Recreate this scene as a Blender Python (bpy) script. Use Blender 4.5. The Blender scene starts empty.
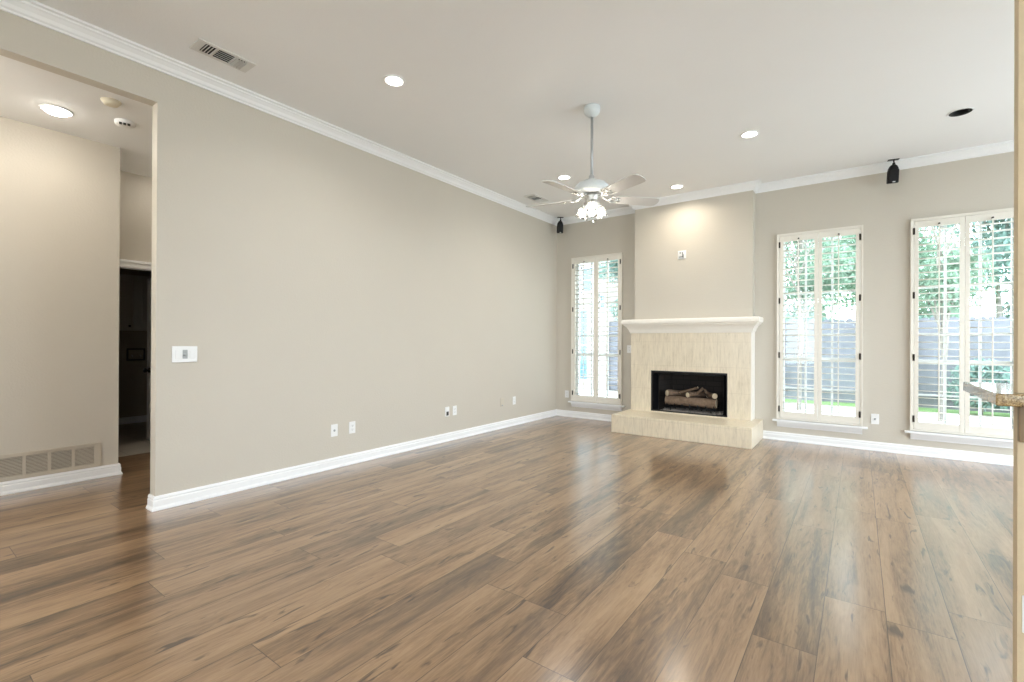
import bpy, bmesh, math, random
from mathutils import Vector, Matrix

# ------------------------------------------------------------------ camera, world, exposure
scene = bpy.context.scene
COL = scene.collection
cam_d = bpy.data.cameras.new('camera')
cam = bpy.data.objects.new('camera', cam_d)
COL.objects.link(cam)
cam_d.sensor_fit = 'HORIZONTAL'
cam_d.sensor_width = 36.0
cam_d.lens = 16.632
cam_d.clip_start = 0.02
cam.matrix_world = Matrix(((0.80671454, -0.00250054, 0.59093603, 0.0),
                           (0.59092412, -0.00421577, -0.80671612, 0.0),
                           (0.00450848, 0.99998799, -0.0019233, 1.22),
                           (0, 0, 0, 1)))
scene.camera = cam
vs = scene.view_settings
vs.view_transform = 'Standard'
vs.look = 'None'
vs.gamma = 1.0
vs.use_curve_mapping = False
vs.exposure = 0.0

SKY = (0.80, 0.91, 1.0)
SKY_STRENGTH = 9.5
CAN_W, FAN_W, HALL_W, FILL_CAN_W, FILL_GLOBE_W = 8.0, 2.0, 1.8, 6.0, 44.0  # the last two power added lamps out of view
WARM = (1.0, 0.90, 0.76)
SOFT = (1.0, 0.98, 0.945)

world = bpy.data.worlds.new('overcast_sky')
scene.world = world
world.use_nodes = True
bg = world.node_tree.nodes['Background']
bg.inputs[0].default_value = (*SKY, 1)
bg.inputs[1].default_value = SKY_STRENGTH

# ------------------------------------------------------------------ room dimensions (metres)
XL, XR, YB, YR = -4.07, 3.2, 6.81, -4.0      # left wall, right wall, back wall, rear wall
ZC, ZH = 3.25, 2.97                          # ceiling, hall ceiling
YJ = 1.23                                    # end of the left wall at the hall opening
XH, XD = -5.43, -6.15                        # hall far wall, laundry door wall
rnd = random.Random(7)


# ------------------------------------------------------------------ material helpers
def new_mat(name):
    m = bpy.data.materials.new(name)
    m.use_nodes = True
    nt = m.node_tree
    return m, nt, nt.nodes['Principled BSDF']


def N(nt, typ, **kw):
    n = nt.nodes.new(typ)
    for k, v in kw.items():
        if k.startswith('in_'):
            n.inputs[int(k[3:])].default_value = v
        else:
            setattr(n, k, v)
    return n


def plain(name, col, rough=0.5, metal=0.0, spec=0.5, var=0.0, scale=20, bump=0.0, bscale=200):
    """paint, metal or plastic with a little procedural variation"""
    m, nt, p = new_mat(name)
    p.inputs['Roughness'].default_value = rough
    p.inputs['Metallic'].default_value = metal
    p.inputs['Specular IOR Level'].default_value = spec
    p.inputs['Base Color'].default_value = (*col, 1)
    tc = N(nt, 'ShaderNodeTexCoord')
    if var > 0:
        no = N(nt, 'ShaderNodeTexNoise')
        no.inputs['Scale'].default_value = scale
        no.inputs['Detail'].default_value = 4
        nt.links.new(tc.outputs['Object'], no.inputs['Vector'])
        mix = N(nt, 'ShaderNodeMix', data_type='RGBA')
        mix.inputs['A'].default_value = (*[c * (1 - var) for c in col], 1)
        mix.inputs['B'].default_value = (*[min(1, c * (1 + var)) for c in col], 1)
        nt.links.new(no.outputs['Fac'], mix.inputs['Factor'])
        nt.links.new(mix.outputs['Result'], p.inputs['Base Color'])
    if bump > 0:
        nb = N(nt, 'ShaderNodeTexNoise')
        nb.inputs['Scale'].default_value = bscale
        nb.inputs['Detail'].default_value = 3
        nt.links.new(tc.outputs['Object'], nb.inputs['Vector'])
        b = N(nt, 'ShaderNodeBump')
        b.inputs['Strength'].default_value = bump
        b.inputs['Distance'].default_value = 0.004
        nt.links.new(nb.outputs['Fac'], b.inputs['Height'])
        nt.links.new(b.outputs['Normal'], p.inputs['Normal'])
    return m


def emissive(name, col, strength):
    m = bpy.data.materials.new(name)
    m.use_nodes = True
    nt = m.node_tree
    nt.nodes.remove(nt.nodes['Principled BSDF'])
    e = N(nt, 'ShaderNodeEmission')
    e.inputs[0].default_value = (*col, 1)
    e.inputs[1].default_value = strength
    nt.links.new(e.outputs[0], nt.nodes['Material Output'].inputs[0])
    return m


def thin_glass(name, tint=(1, 1, 1), gloss=0.06, frost=0.0):
    m = bpy.data.materials.new(name)
    m.use_nodes = True
    nt = m.node_tree
    nt.nodes.remove(nt.nodes['Principled BSDF'])
    t = N(nt, 'ShaderNodeBsdfTransparent')
    t.inputs[0].default_value = (*tint, 1)
    g = N(nt, 'ShaderNodeBsdfGlossy')
    g.inputs['Roughness'].default_value = 0.02
    lw = N(nt, 'ShaderNodeLayerWeight')
    lw.inputs[0].default_value = 0.25
    mr = N(nt, 'ShaderNodeMapRange')
    mr.inputs['To Min'].default_value = gloss * 0.6
    mr.inputs['To Max'].default_value = min(1, gloss * 6)
    nt.links.new(lw.outputs['Fresnel'], mr.inputs['Value'])
    mx = N(nt, 'ShaderNodeMixShader')
    nt.links.new(mr.outputs[0], mx.inputs[0])
    nt.links.new(t.outputs[0], mx.inputs[1])
    nt.links.new(g.outputs[0], mx.inputs[2])
    out = mx.outputs[0]
    if frost > 0:
        d = N(nt, 'ShaderNodeBsdfTranslucent')
        d.inputs[0].default_value = (0.95, 0.95, 0.95, 1)
        m2 = N(nt, 'ShaderNodeMixShader')
        m2.inputs[0].default_value = frost
        nt.links.new(out, m2.inputs[1])
        nt.links.new(d.outputs[0], m2.inputs[2])
        out = m2.outputs[0]
    nt.links.new(out, nt.nodes['Material Output'].inputs[0])
    return m


def math_n(nt, op, a, b=None, c=None):
    n = N(nt, 'ShaderNodeMath', operation=op)
    for i, v in enumerate((a, b, c)):
        if v is None:
            continue
        if isinstance(v, (int, float)):
            n.inputs[i].default_value = v
        else:
            nt.links.new(v, n.inputs[i])
    return n.outputs[0]


def ramp(nt, fac, stops):
    r = N(nt, 'ShaderNodeValToRGB')
    el = r.color_ramp.elements
    while len(el) > len(stops):
        el.remove(el[-1])
    while len(el) < len(stops):
        el.new(0.5)
    for e, (p, c) in zip(el, stops):
        e.position = p
        e.color = (*c, 1)
    nt.links.new(fac, r.inputs[0])
    return r.outputs[0]


def comb(nt, x, y, z):
    c = N(nt, 'ShaderNodeCombineXYZ')
    for i, v in enumerate((x, y, z)):
        if isinstance(v, (int, float)):
            c.inputs[i].default_value = v
        else:
            nt.links.new(v, c.inputs[i])
    return c.outputs[0]


def noise(nt, vec, scale=1.0, detail=4, rough=0.55, dist=0.0):
    n = N(nt, 'ShaderNodeTexNoise')
    n.inputs['Scale'].default_value = scale
    n.inputs['Detail'].default_value = detail
    n.inputs['Roughness'].default_value = rough
    n.inputs['Distortion'].default_value = dist
    nt.links.new(vec, n.inputs['Vector'])
    return n.outputs['Fac']


def mixc(nt, fac, a, b, blend='MIX'):
    m = N(nt, 'ShaderNodeMix', data_type='RGBA', blend_type=blend)
    for k, v in (('Factor', fac), ('A', a), ('B', b)):
        if isinstance(v, (int, float)):
            m.inputs[k].default_value = v
        elif isinstance(v, tuple):
            m.inputs[k].default_value = (*v, 1)
        else:
            nt.links.new(v, m.inputs[k])
    return m.outputs['Result']


def floor_material():
    m, nt, p = new_mat('oak_plank')
    g = N(nt, 'ShaderNodeNewGeometry')
    s = N(nt, 'ShaderNodeSeparateXYZ')
    nt.links.new(g.outputs['Position'], s.inputs[0])
    X, Y = s.outputs[0], s.outputs[1]
    W, L = 0.23, 1.52
    xs = math_n(nt, 'DIVIDE', math_n(nt, 'SUBTRACT', X, 0.102), W)
    row = math_n(nt, 'FLOOR', xs)
    fx = math_n(nt, 'FRACT', xs)
    w1 = N(nt, 'ShaderNodeTexWhiteNoise', noise_dimensions='1D')
    nt.links.new(row, w1.inputs['W'])
    ys = math_n(nt, 'ADD', math_n(nt, 'DIVIDE', Y, L), math_n(nt, 'MULTIPLY', w1.outputs['Value'], 7.3))
    colm = math_n(nt, 'FLOOR', ys)
    fy = math_n(nt, 'FRACT', ys)
    w2 = N(nt, 'ShaderNodeTexWhiteNoise', noise_dimensions='3D')
    nt.links.new(comb(nt, row, colm, 3.7), w2.inputs['Vector'])
    cell = w2.outputs['Value']
    off = math_n(nt, 'MULTIPLY', cell, 60.0)
    # long soft streaks, fine grain, dark cracks and cathedral swirls, all along the board
    streak = noise(nt, comb(nt, math_n(nt, 'MULTIPLY_ADD', X, 8.0, off), math_n(nt, 'MULTIPLY_ADD', Y, 0.75, off), off), 1.0, 5, 0.6, 0.6)
    swirl = noise(nt, comb(nt, math_n(nt, 'MULTIPLY_ADD', X, 30.0, off), math_n(nt, 'MULTIPLY_ADD', Y, 4.0, off), 1.3), 1.0, 6, 0.65, 1.8)
    grain = noise(nt, comb(nt, math_n(nt, 'MULTIPLY_ADD', X, 160.0, off), math_n(nt, 'MULTIPLY_ADD', Y, 7.0, off), 5.1), 1.0, 3, 0.6)
    crack = noise(nt, comb(nt, math_n(nt, 'MULTIPLY_ADD', X, 24.0, off), math_n(nt, 'MULTIPLY_ADD', Y, 3.6, off), 9.4), 1.0, 3, 0.5, 1.0)
    # each term is centred on zero
    v = math_n(nt, 'ADD', math_n(nt, 'MULTIPLY_ADD', streak, 1.7, -0.35),
               math_n(nt, 'ADD', math_n(nt, 'MULTIPLY_ADD', cell, 0.26, -0.13),
                      math_n(nt, 'ADD', math_n(nt, 'MULTIPLY_ADD', swirl, 0.75, -0.375), math_n(nt, 'MULTIPLY_ADD', grain, 0.45, -0.225))))
    col = ramp(nt, v, [(0.06, (0.062, 0.035, 0.019)), (0.30, (0.160, 0.092, 0.046)),
                       (0.54, (0.285, 0.172, 0.090)), (0.90, (0.41, 0.265, 0.150))])
    # some boards greyer than others
    w3 = N(nt, 'ShaderNodeTexWhiteNoise', noise_dimensions='3D')
    nt.links.new(comb(nt, row, colm, 11.1), w3.inputs['Vector'])
    col = mixc(nt, math_n(nt, 'MULTIPLY', w3.outputs['Value'], 0.22), col, (0.19, 0.135, 0.095))
    ck = N(nt, 'ShaderNodeMapRange')
    ck.inputs['From Min'].default_value = 0.62
    ck.inputs['From Max'].default_value = 0.70
    ck.inputs['To Max'].default_value = 0.8
    nt.links.new(crack, ck.inputs['Value'])
    col = mixc(nt, ck.outputs[0], col, (0.055, 0.034, 0.022))
    ex = math_n(nt, 'MULTIPLY', math_n(nt, 'MINIMUM', fx, math_n(nt, 'SUBTRACT', 1.0, fx)), W)
    ey = math_n(nt, 'MULTIPLY', math_n(nt, 'MINIMUM', fy, math_n(nt, 'SUBTRACT', 1.0, fy)), L)
    seam = math_n(nt, 'LESS_THAN', math_n(nt, 'MINIMUM', ex, ey), 0.0016)
    col = mixc(nt, math_n(nt, 'MULTIPLY', seam, 0.75), col, (0.035, 0.022, 0.014))
    nt.links.new(col, p.inputs['Base Color'])
    p.inputs['Roughness'].default_value = 0.34
    p.inputs['Coat Weight'].default_value = 0.9
    p.inputs['Coat Roughness'].default_value = 0.19
    p.inputs['Coat IOR'].default_value = 1.55
    p.inputs['Specular IOR Level'].default_value = 0.4
    return m


def travertine(name, base=(0.70, 0.615, 0.475), dark=(0.60, 0.515, 0.385), rough=0.28, joints=None):
    m, nt, p = new_mat(name)
    g = N(nt, 'ShaderNodeNewGeometry')
    s = N(nt, 'ShaderNodeSeparateXYZ')
    nt.links.new(g.outputs['Position'], s.inputs[0])
    X, Y, Z = s.outputs
    v1 = noise(nt, comb(nt, math_n(nt, 'MULTIPLY', X, 42.0), math_n(nt, 'MULTIPLY', Y, 42.0), math_n(nt, 'MULTIPLY', Z, 5.0)), 1, 6, 0.62, 0.5)
    v2 = noise(nt, comb(nt, math_n(nt, 'MULTIPLY', X, 90.0), math_n(nt, 'MULTIPLY', Y, 90.0), math_n(nt, 'MULTIPLY', Z, 22.0)), 1, 4, 0.6)
    col = ramp(nt, math_n(nt, 'ADD', math_n(nt, 'MULTIPLY', v1, 0.8), math_n(nt, 'MULTIPLY', v2, 0.25)),
               [(0.36, dark), (0.50, base), (0.72, tuple(min(1, c * 1.14) for c in base))])
    if joints:
        x0, w, z0, h = joints
        fx = math_n(nt, 'FRACT', math_n(nt, 'DIVIDE', math_n(nt, 'SUBTRACT', X, x0), w))
        fz = math_n(nt, 'FRACT', math_n(nt, 'DIVIDE', math_n(nt, 'SUBTRACT', Z, z0), h))
        ex = math_n(nt, 'MULTIPLY', math_n(nt, 'MINIMUM', fx, math_n(nt, 'SUBTRACT', 1.0, fx)), w)
        ez = math_n(nt, 'MULTIPLY', math_n(nt, 'MINIMUM', fz, math_n(nt, 'SUBTRACT', 1.0, fz)), h)
        j = math_n(nt, 'LESS_THAN', math_n(nt, 'MINIMUM', ex, ez), 0.0022)
        col = mixc(nt, math_n(nt, 'MULTIPLY', j, 0.35), col, (0.45, 0.37, 0.27))
    nt.links.new(col, p.inputs['Base Color'])
    p.inputs['Roughness'].default_value = rough
    return m


def granite():
    m, nt, p = new_mat('speckled_granite')
    tc = N(nt, 'ShaderNodeTexCoord')
    a = noise(nt, tc.outputs['Object'], 260, 3, 0.7)
    b = noise(nt, tc.outputs['Object'], 70, 4, 0.6)
    col = ramp(nt, math_n(nt, 'ADD', math_n(nt, 'MULTIPLY', a, 0.65), math_n(nt, 'MULTIPLY', b, 0.35)),
               [(0.36, (0.03, 0.02, 0.012)), (0.47, (0.26, 0.16, 0.06)), (0.56, (0.44, 0.31, 0.14)), (0.66, (0.66, 0.55, 0.36))])
    nt.links.new(col, p.inputs['Base Color'])
    p.inputs['Roughness'].default_value = 0.07
    p.inputs['Specular IOR Level'].default_value = 0.7
    return m


def brick(name, c1, c2, mortar, scale=1.0):
    m, nt, p = new_mat(name)
    g = N(nt, 'ShaderNodeNewGeometry')
    s = N(nt, 'ShaderNodeSeparateXYZ')
    nt.links.new(g.outputs['Position'], s.inputs[0])
    br = N(nt, 'ShaderNodeTexBrick')
    nt.links.new(comb(nt, math_n(nt, 'ADD', s.outputs[0], s.outputs[1]), s.outputs[2], 0.0), br.inputs['Vector'])
    br.inputs['Color1'].default_value = (*c1, 1)
    br.inputs['Color2'].default_value = (*c2, 1)
    br.inputs['Mortar'].default_value = (*mortar, 1)
    br.inputs['Scale'].default_value = scale
    br.inputs['Brick Width'].default_value = 0.21
    br.inputs['Row Height'].default_value = 0.075
    br.inputs['Mortar Size'].default_value = 0.006
    nt.links.new(br.outputs['Color'], p.inputs['Base Color'])
    p.inputs['Roughness'].default_value = 0.9
    return m


def foliage_mat(name, c1, c2):
    m, nt, p = new_mat(name)
    g = N(nt, 'ShaderNodeNewGeometry')
    n = noise(nt, g.outputs['Position'], 3.0, 3)
    col = ramp(nt, math_n(nt, 'ADD', math_n(nt, 'MULTIPLY', n, 0.6), math_n(nt, 'MULTIPLY', g.outputs['Random Per Island'], 0.4)),
               [(0.3, c1), (0.7, c2)])
    nt.links.new(col, p.inputs['Base Color'])
    p.inputs['Roughness'].default_value = 0.7
    p.inputs['Specular IOR Level'].default_value = 0.2
    t = N(nt, 'ShaderNodeBsdfTranslucent')
    nt.links.new(col, t.inputs[0])
    mx = N(nt, 'ShaderNodeMixShader')
    mx.inputs[0].default_value = 0.4
    nt.links.new(p.outputs[0], mx.inputs[1])
    nt.links.new(t.outputs[0], mx.inputs[2])
    nt.links.new(mx.outputs[0], nt.nodes['Material Output'].inputs[0])
    return m


M = {}
M['wall'] = plain('greige_wall_paint', (0.585, 0.540, 0.465), 0.55, spec=0.35, var=0.015, scale=3, bump=0.35, bscale=70)
M['tan_wall'] = plain('tan_wall_paint', (0.62, 0.51, 0.34), 0.6, spec=0.3, var=0.04, scale=12, bump=0.6, bscale=60)
M['ceiling'] = plain('ceiling_paint', (0.88, 0.88, 0.875), 0.75, spec=0.25, var=0.01, scale=3, bump=0.2, bscale=90)
M['trim'] = plain('white_trim_paint', (0.88, 0.885, 0.89), 0.35, var=0.01)
M['floor'] = floor_material()
M['shutter'] = plain('shutter_paint', (0.80, 0.76, 0.68), 0.4, var=0.01)
M['sash'] = plain('white_sash', (0.75, 0.76, 0.76), 0.5, var=0.01)
M['glass'] = thin_glass('window_glass', (0.97, 1.0, 0.99), 0.05)
M['hinge'] = plain('aged_bronze', (0.035, 0.028, 0.022), 0.45, metal=0.6, var=0.1)
M['travertine'] = travertine('travertine_tile', joints=(-2.673, 0.3945, 0.24, 0.33))
M['hearth'] = travertine('travertine_slab', base=(0.73, 0.64, 0.49), rough=0.32, joints=(-2.715, 0.60, -0.20, 0.41))
M['mantel'] = plain('mantel_ivory_paint', (0.87, 0.83, 0.755), 0.4, var=0.02)
M['black'] = plain('black_metal', (0.012, 0.012, 0.013), 0.4, metal=0.3, var=0.2)
M['speaker'] = plain('speaker_black_plastic', (0.008, 0.008, 0.009), 0.6, spec=0.25, var=0.2)
M['firebrick'] = brick('sooty_firebrick', (0.030, 0.024, 0.021), (0.037, 0.030, 0.026), (0.020, 0.017, 0.015))
M['mesh'] = plain('black_chain_mesh', (0.02, 0.021, 0.025), 0.4, metal=0.5, var=0.3, scale=300)
M['log'] = plain('ceramic_log_bark', (0.17, 0.115, 0.078), 0.9, var=0.75, scale=26, bump=1.0, bscale=60)
M['log_end'] = plain('ceramic_log_end', (0.62, 0.52, 0.38), 0.9, var=0.25, scale=60)
M['ember'] = plain('grey_embers', (0.26, 0.235, 0.21), 0.9, var=0.7, scale=40)
M['fan'] = plain('fan_white_enamel', (0.66, 0.70, 0.71), 0.3, var=0.01)
M['blade'] = plain('fan_blade_white', (0.62, 0.61, 0.59), 0.45, var=0.03)
M['chrome'] = plain('brushed_nickel', (0.62, 0.62, 0.60), 0.42, metal=1.0, var=0.05)
M['rod'] = plain('fan_rod_grey', (0.42, 0.43, 0.44), 0.35, metal=0.4, var=0.02)
M['shade'] = thin_glass('clear_lamp_glass', (0.93, 0.94, 0.95), 0.12, 0.03)
M['plate'] = plain('white_plastic', (0.84, 0.84, 0.83), 0.35, var=0.01)
M['beige_plate'] = plain('painted_over_plastic', (0.60, 0.545, 0.45), 0.5, var=0.02)
M['slot'] = plain('dark_slot', (0.05, 0.05, 0.05), 0.6, var=0.1)
M['grey_detail'] = plain('grey_plastic', (0.38, 0.40, 0.40), 0.5, var=0.1)
M['vent'] = plain('vent_enamel', (0.72, 0.71, 0.68), 0.45, var=0.02)
M['vent_dark'] = plain('duct_dark', (0.025, 0.025, 0.025), 0.8, var=0.2)
M['grille'] = plain('grille_beige_enamel', (0.56, 0.50, 0.41), 0.5, var=0.02)
M['grille_dark'] = plain('filter_grey', (0.20, 0.18, 0.155), 0.9, var=0.2, scale=60)
M['cream'] = plain('aged_cream_plastic', (0.74, 0.67, 0.52), 0.5, var=0.02)
M['granite'] = granite()
M['bracket'] = plain('brown_shade_strip', (0.22, 0.145, 0.07), 0.5, var=0.15)  # brown that stands for the shade under the granite ledge
M['door'] = plain('door_paint', (0.70, 0.71, 0.72), 0.4, var=0.01)
M['cabinet'] = plain('cabinet_paint', (0.50, 0.485, 0.45), 0.45, var=0.02)
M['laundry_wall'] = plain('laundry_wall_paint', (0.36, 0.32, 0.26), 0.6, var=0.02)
M['concrete'] = plain('patio_concrete', (0.58, 0.58, 0.58), 0.85, var=0.12, scale=1.5)
M['grass'] = plain('lawn_green', (0.16, 0.27, 0.09), 0.9, var=0.4, scale=8)
M['fence'] = plain('weathered_cedar', (0.17, 0.17, 0.195), 0.85, var=0.3, scale=5)
M['house'] = brick('pale_brick', (0.30, 0.25, 0.24), (0.38, 0.325, 0.31), (0.35, 0.33, 0.315))
M['roof'] = plain('grey_shingle', (0.20, 0.20, 0.21), 0.9, var=0.3, scale=10)
M['dark_glass'] = plain('blue_window_glass', (0.10, 0.19, 0.26), 0.08, spec=0.8, var=0.1)
M['leaf_a'] = foliage_mat('leaves_pale_green', (0.18, 0.28, 0.20), (0.37, 0.48, 0.38))
M['leaf_b'] = foliage_mat('leaves_blue_green', (0.15, 0.25, 0.21), (0.31, 0.43, 0.39))
M['bark'] = plain('grey_bark', (0.30, 0.27, 0.24), 0.95, var=0.4, scale=15, bump=0.6, bscale=20)


def tile_mat():
    m, nt, p = new_mat('laundry_floor_tile')
    g = N(nt, 'ShaderNodeNewGeometry')
    br = N(nt, 'ShaderNodeTexBrick', offset=0.0)
    nt.links.new(g.outputs['Position'], br.inputs['Vector'])
    br.inputs['Color1'].default_value = (0.42, 0.38, 0.32, 1)
    br.inputs['Color2'].default_value = (0.46, 0.41, 0.35, 1)
    br.inputs['Mortar'].default_value = (0.30, 0.27, 0.23, 1)
    br.inputs['Scale'].default_value = 1
    br.inputs['Brick Width'].default_value = 0.33
    br.inputs['Row Height'].default_value = 0.33
    br.inputs['Mortar Size'].default_value = 0.004
    nt.links.new(br.outputs['Color'], p.inputs['Base Color'])
    p.inputs['Roughness'].default_value = 0.4
    return m


M['tile'] = tile_mat()


# ------------------------------------------------------------------ mesh helpers
class MB:
    """collects shapes in world coordinates; build() links them as one mesh object"""

    def __init__(self):
        self.bm = bmesh.new()
        self.slot = 0

    def _tag(self, faces):
        for f in faces:
            f.material_index = self.slot

    def hull(self, pts, quads, mat=None):
        vs_ = [self.bm.verts.new(mat @ Vector(p) if mat else p) for p in pts]
        self._tag([self.bm.faces.new([vs_[i] for i in q]) for q in quads])
        return vs_

    def box(self, x0, x1, y0, y1, z0, z1, mat=None):
        x0, x1 = min(x0, x1), max(x0, x1)
        y0, y1 = min(y0, y1), max(y0, y1)
        z0, z1 = min(z0, z1), max(z0, z1)
        p = [(x0, y0, z0), (x1, y0, z0), (x1, y1, z0), (x0, y1, z0),
             (x0, y0, z1), (x1, y0, z1), (x1, y1, z1), (x0, y1, z1)]
        q = [(3, 2, 1, 0), (4, 5, 6, 7), (0, 1, 5, 4), (1, 2, 6, 5), (2, 3, 7, 6), (3, 0, 4, 7)]
        self.hull(p, q, mat)
        return self

    def rbox(self, x0, x1, y0, y1, z0, z1, r=0.003, mat=None, seg=2):
        """box with rounded edges"""
        b = bmesh.new()
        bmesh.ops.create_cube(b, size=1)
        for v in b.verts:
            v.co = Vector((x0 + (v.co.x + .5) * (x1 - x0), y0 + (v.co.y + .5) * (y1 - y0), z0 + (v.co.z + .5) * (z1 - z0)))
        bmesh.ops.bevel(b, geom=list(b.edges), offset=r, segments=seg, profile=0.5, affect='EDGES')
        self.merge(b, mat)
        return self

    def merge(self, b, mat=None):
        b.verts.index_update()
        vs_ = [self.bm.verts.new(mat @ v.co if mat else v.co) for v in b.verts]
        for f in b.faces:
            try:
                nf = self.bm.faces.new([vs_[v.index] for v in f.verts])
                nf.material_index = self.slot
                nf.smooth = f.smooth
            except ValueError:
                pass
        b.free()

    def lathe(self, prof, c=(0, 0, 0), n=32, mat=None, cap=True):
        """profile of (r, z) pairs turned about a vertical axis through c"""
        c = Vector(c)
        rings = []
        for r, z in prof:
            if r < 1e-6:
                rings.append([self.bm.verts.new(mat @ (c + Vector((0, 0, z))) if mat else c + Vector((0, 0, z)))])
            else:
                ring = []
                for i in range(n):
                    a = 2 * math.pi * i / n
                    p = c + Vector((r * math.cos(a), r * math.sin(a), z))
                    ring.append(self.bm.verts.new(mat @ p if mat else p))
                rings.append(ring)
        for A, B in zip(rings, rings[1:]):
            if len(A) == 1 and len(B) == 1:
                continue
            for i in range(n):
                j = (i + 1) % n
                if len(A) == 1:
                    f = self.bm.faces.new((A[0], B[i], B[j]))
                elif len(B) == 1:
                    f = self.bm.faces.new((A[i], B[0], A[j]))
                else:
                    f = self.bm.faces.new((A[i], B[i], B[j], A[j]))
                f.smooth = True
                f.material_index = self.slot
        if cap:
            for R in (rings[0], rings[-1]):
                if len(R) > 2:
                    f = self.bm.faces.new(R)
                    f.material_index = self.slot
        return self

    def tube(self, pts, r, n=10, r2=None, cap=True):
        """round bar along a polyline, tapering from r to r2"""
        pts = [Vector(p) for p in pts]
        r2 = r if r2 is None else r2
        rings = []
        up = Vector((0, 0, 1))
        for i, p in enumerate(pts):
            d = (pts[min(i + 1, len(pts) - 1)] - pts[max(i - 1, 0)]).normalized()
            u = d.cross(up)
            if u.length < 1e-3:
                u = d.cross(Vector((1, 0, 0)))
            u.normalize()
            w = d.cross(u)
            rr = r + (r2 - r) * i / max(1, len(pts) - 1)
            rings.append([self.bm.verts.new(p + rr * (math.cos(2 * math.pi * k / n) * u + math.sin(2 * math.pi * k / n) * w)) for k in range(n)])
        for A, B in zip(rings, rings[1:]):
            for k in range(n):
                f = self.bm.faces.new((A[k], B[k], B[(k + 1) % n], A[(k + 1) % n]))
                f.smooth = True
                f.material_index = self.slot
        if cap:
            for R in (rings[0], rings[-1]):
                self.bm.faces.new(R).material_index = self.slot
        return self

    def sweep(self, prof, path, zref=0.0, close_prof=True):
        """moulding: profile (d, z), d to the right of the travel direction, mitred along an XY path"""
        path = [Vector((x, y)) for x, y in path]
        n = len(path)
        rows = []
        for i, p in enumerate(path):
            dirs = []
            if i > 0:
                dirs.append((path[i] - path[i - 1]).normalized())
            if i < n - 1:
                dirs.append((path[i + 1] - path[i]).normalized())
            nr = [Vector((d.y, -d.x)) for d in dirs]
            if len(nr) == 2:
                b = (nr[0] + nr[1])
                b = b / max(1e-6, (1 + nr[0].dot(nr[1])))
            else:
                b = nr[0]
            rows.append([self.bm.verts.new((p.x + b.x * d, p.y + b.y * d, zref + z)) for d, z in prof])
        m = len(prof)
        for A, B in zip(rows, rows[1:]):
            for k in range(m if close_prof else m - 1):
                f = self.bm.faces.new((A[k], A[(k + 1) % m], B[(k + 1) % m], B[k]))
                f.material_index = self.slot
        for R in (rows[0], rows[-1]):
            f = self.bm.faces.new(R)
            f.material_index = self.slot
        return self

    def slab(self, axis, a0, a1, u0, u1, v0, v1, holes=()):
        """wall or ceiling slab with rectangular openings; axis is its normal"""
        us = sorted({u0, u1, *[h[0] for h in holes], *[h[1] for h in holes]})
        vs_ = sorted({v0, v1, *[h[2] for h in holes], *[h[3] for h in holes]})
        us = [u for u in us if u0 <= u <= u1]
        vs_ = [v for v in vs_ if v0 <= v <= v1]
        for i in range(len(us) - 1):
            for j in range(len(vs_) - 1):
                uc, vc = (us[i] + us[i + 1]) / 2, (vs_[j] + vs_[j + 1]) / 2
                if any(h[0] < uc < h[1] and h[2] < vc < h[3] for h in holes):
                    continue
                if axis == 'x':
                    self.box(a0, a1, us[i], us[i + 1], vs_[j], vs_[j + 1])
                elif axis == 'y':
                    self.box(us[i], us[i + 1], a0, a1, vs_[j], vs_[j + 1])
                else:
                    self.box(us[i], us[i + 1], vs_[j], vs_[j + 1], a0, a1)
        return self

    def build(self, name, mats, parent=None, smooth=False):
        bm = self.bm
        bmesh.ops.recalc_face_normals(bm, faces=bm.faces)
        if parent is not None:
            r = parent
            off = Vector((0, 0, 0))
            while r is not None:
                off += r.location
                r = r.parent
            for v in bm.verts:
                v.co -= off
        me = bpy.data.meshes.new(name)
        bm.to_mesh(me)
        bm.free()
        if smooth:
            for p in me.polygons:
                p.use_smooth = True
        for mm in (mats if isinstance(mats, (list, tuple)) else [mats]):
            me.materials.append(mm)
        o = bpy.data.objects.new(name, me)
        COL.objects.link(o)
        if parent is not None:
            o.parent = parent
        return o


def tag(o, label, cat, group=None):
    o['label'] = label
    o['category'] = cat
    if group:
        o['group'] = group
    return o


def thing(name, label, cat, loc=(0, 0, 0), group=None):
    o = bpy.data.objects.new(name, None)
    o.empty_display_size = 0.1
    COL.objects.link(o)
    o.location = loc
    return tag(o, label, cat, group)


def structure(o, label=None):
    o['kind'] = 'structure'
    if label:
        o['label'] = label
    return o


def dup(root, loc, label=None, group=None):
    r = root.copy()
    COL.objects.link(r)
    r.location = loc
    if label:
        r['label'] = label
    if group:
        r['group'] = group
    for ch in list(root.children):
        c = ch.copy()
        COL.objects.link(c)
        c.parent = r
        for g in list(ch.children):
            d = g.copy()
            COL.objects.link(d)
            d.parent = c
    return r


def disc_light(name, parent, z, size, power, color, spread=math.radians(150)):
    l = bpy.data.lights.new(name, 'AREA')
    l.shape = 'DISK'
    l.size = size
    l.energy = power
    l.color = color
    l.spread = spread
    o = bpy.data.objects.new(name, l)
    COL.objects.link(o)
    o.parent = parent
    o.location = (0, 0, z)
    return o


# ================================================================== SETTING: room shell
WIN = [-3.765, -0.825, 0.465]            # left edge of each shutter frame
WW, WZ0, WZ1 = 0.86, 0.27, 2.58          # frame width, bottom, top
INS = 0.02

m = MB()
m.box(XL - 0.10, XR + 0.1, YR - 0.1, YB + 0.15, -0.12, 0.0)
m.box(-6.22, XL - 0.10, -1.6, 2.5, -0.12, 0.0)
structure(m.build('floor', M['floor']))

dead = (0.715, 5.655)
m = MB()
m.slab('z', ZC, ZC + 0.15, XL - 0.1, XR + 0.1, YR - 0.1, YB + 0.15,
       [(dead[0] - 0.058, dead[0] + 0.058, dead[1] - 0.058, dead[1] + 0.058)])
structure(m.build('ceiling', M['ceiling']))

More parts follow.
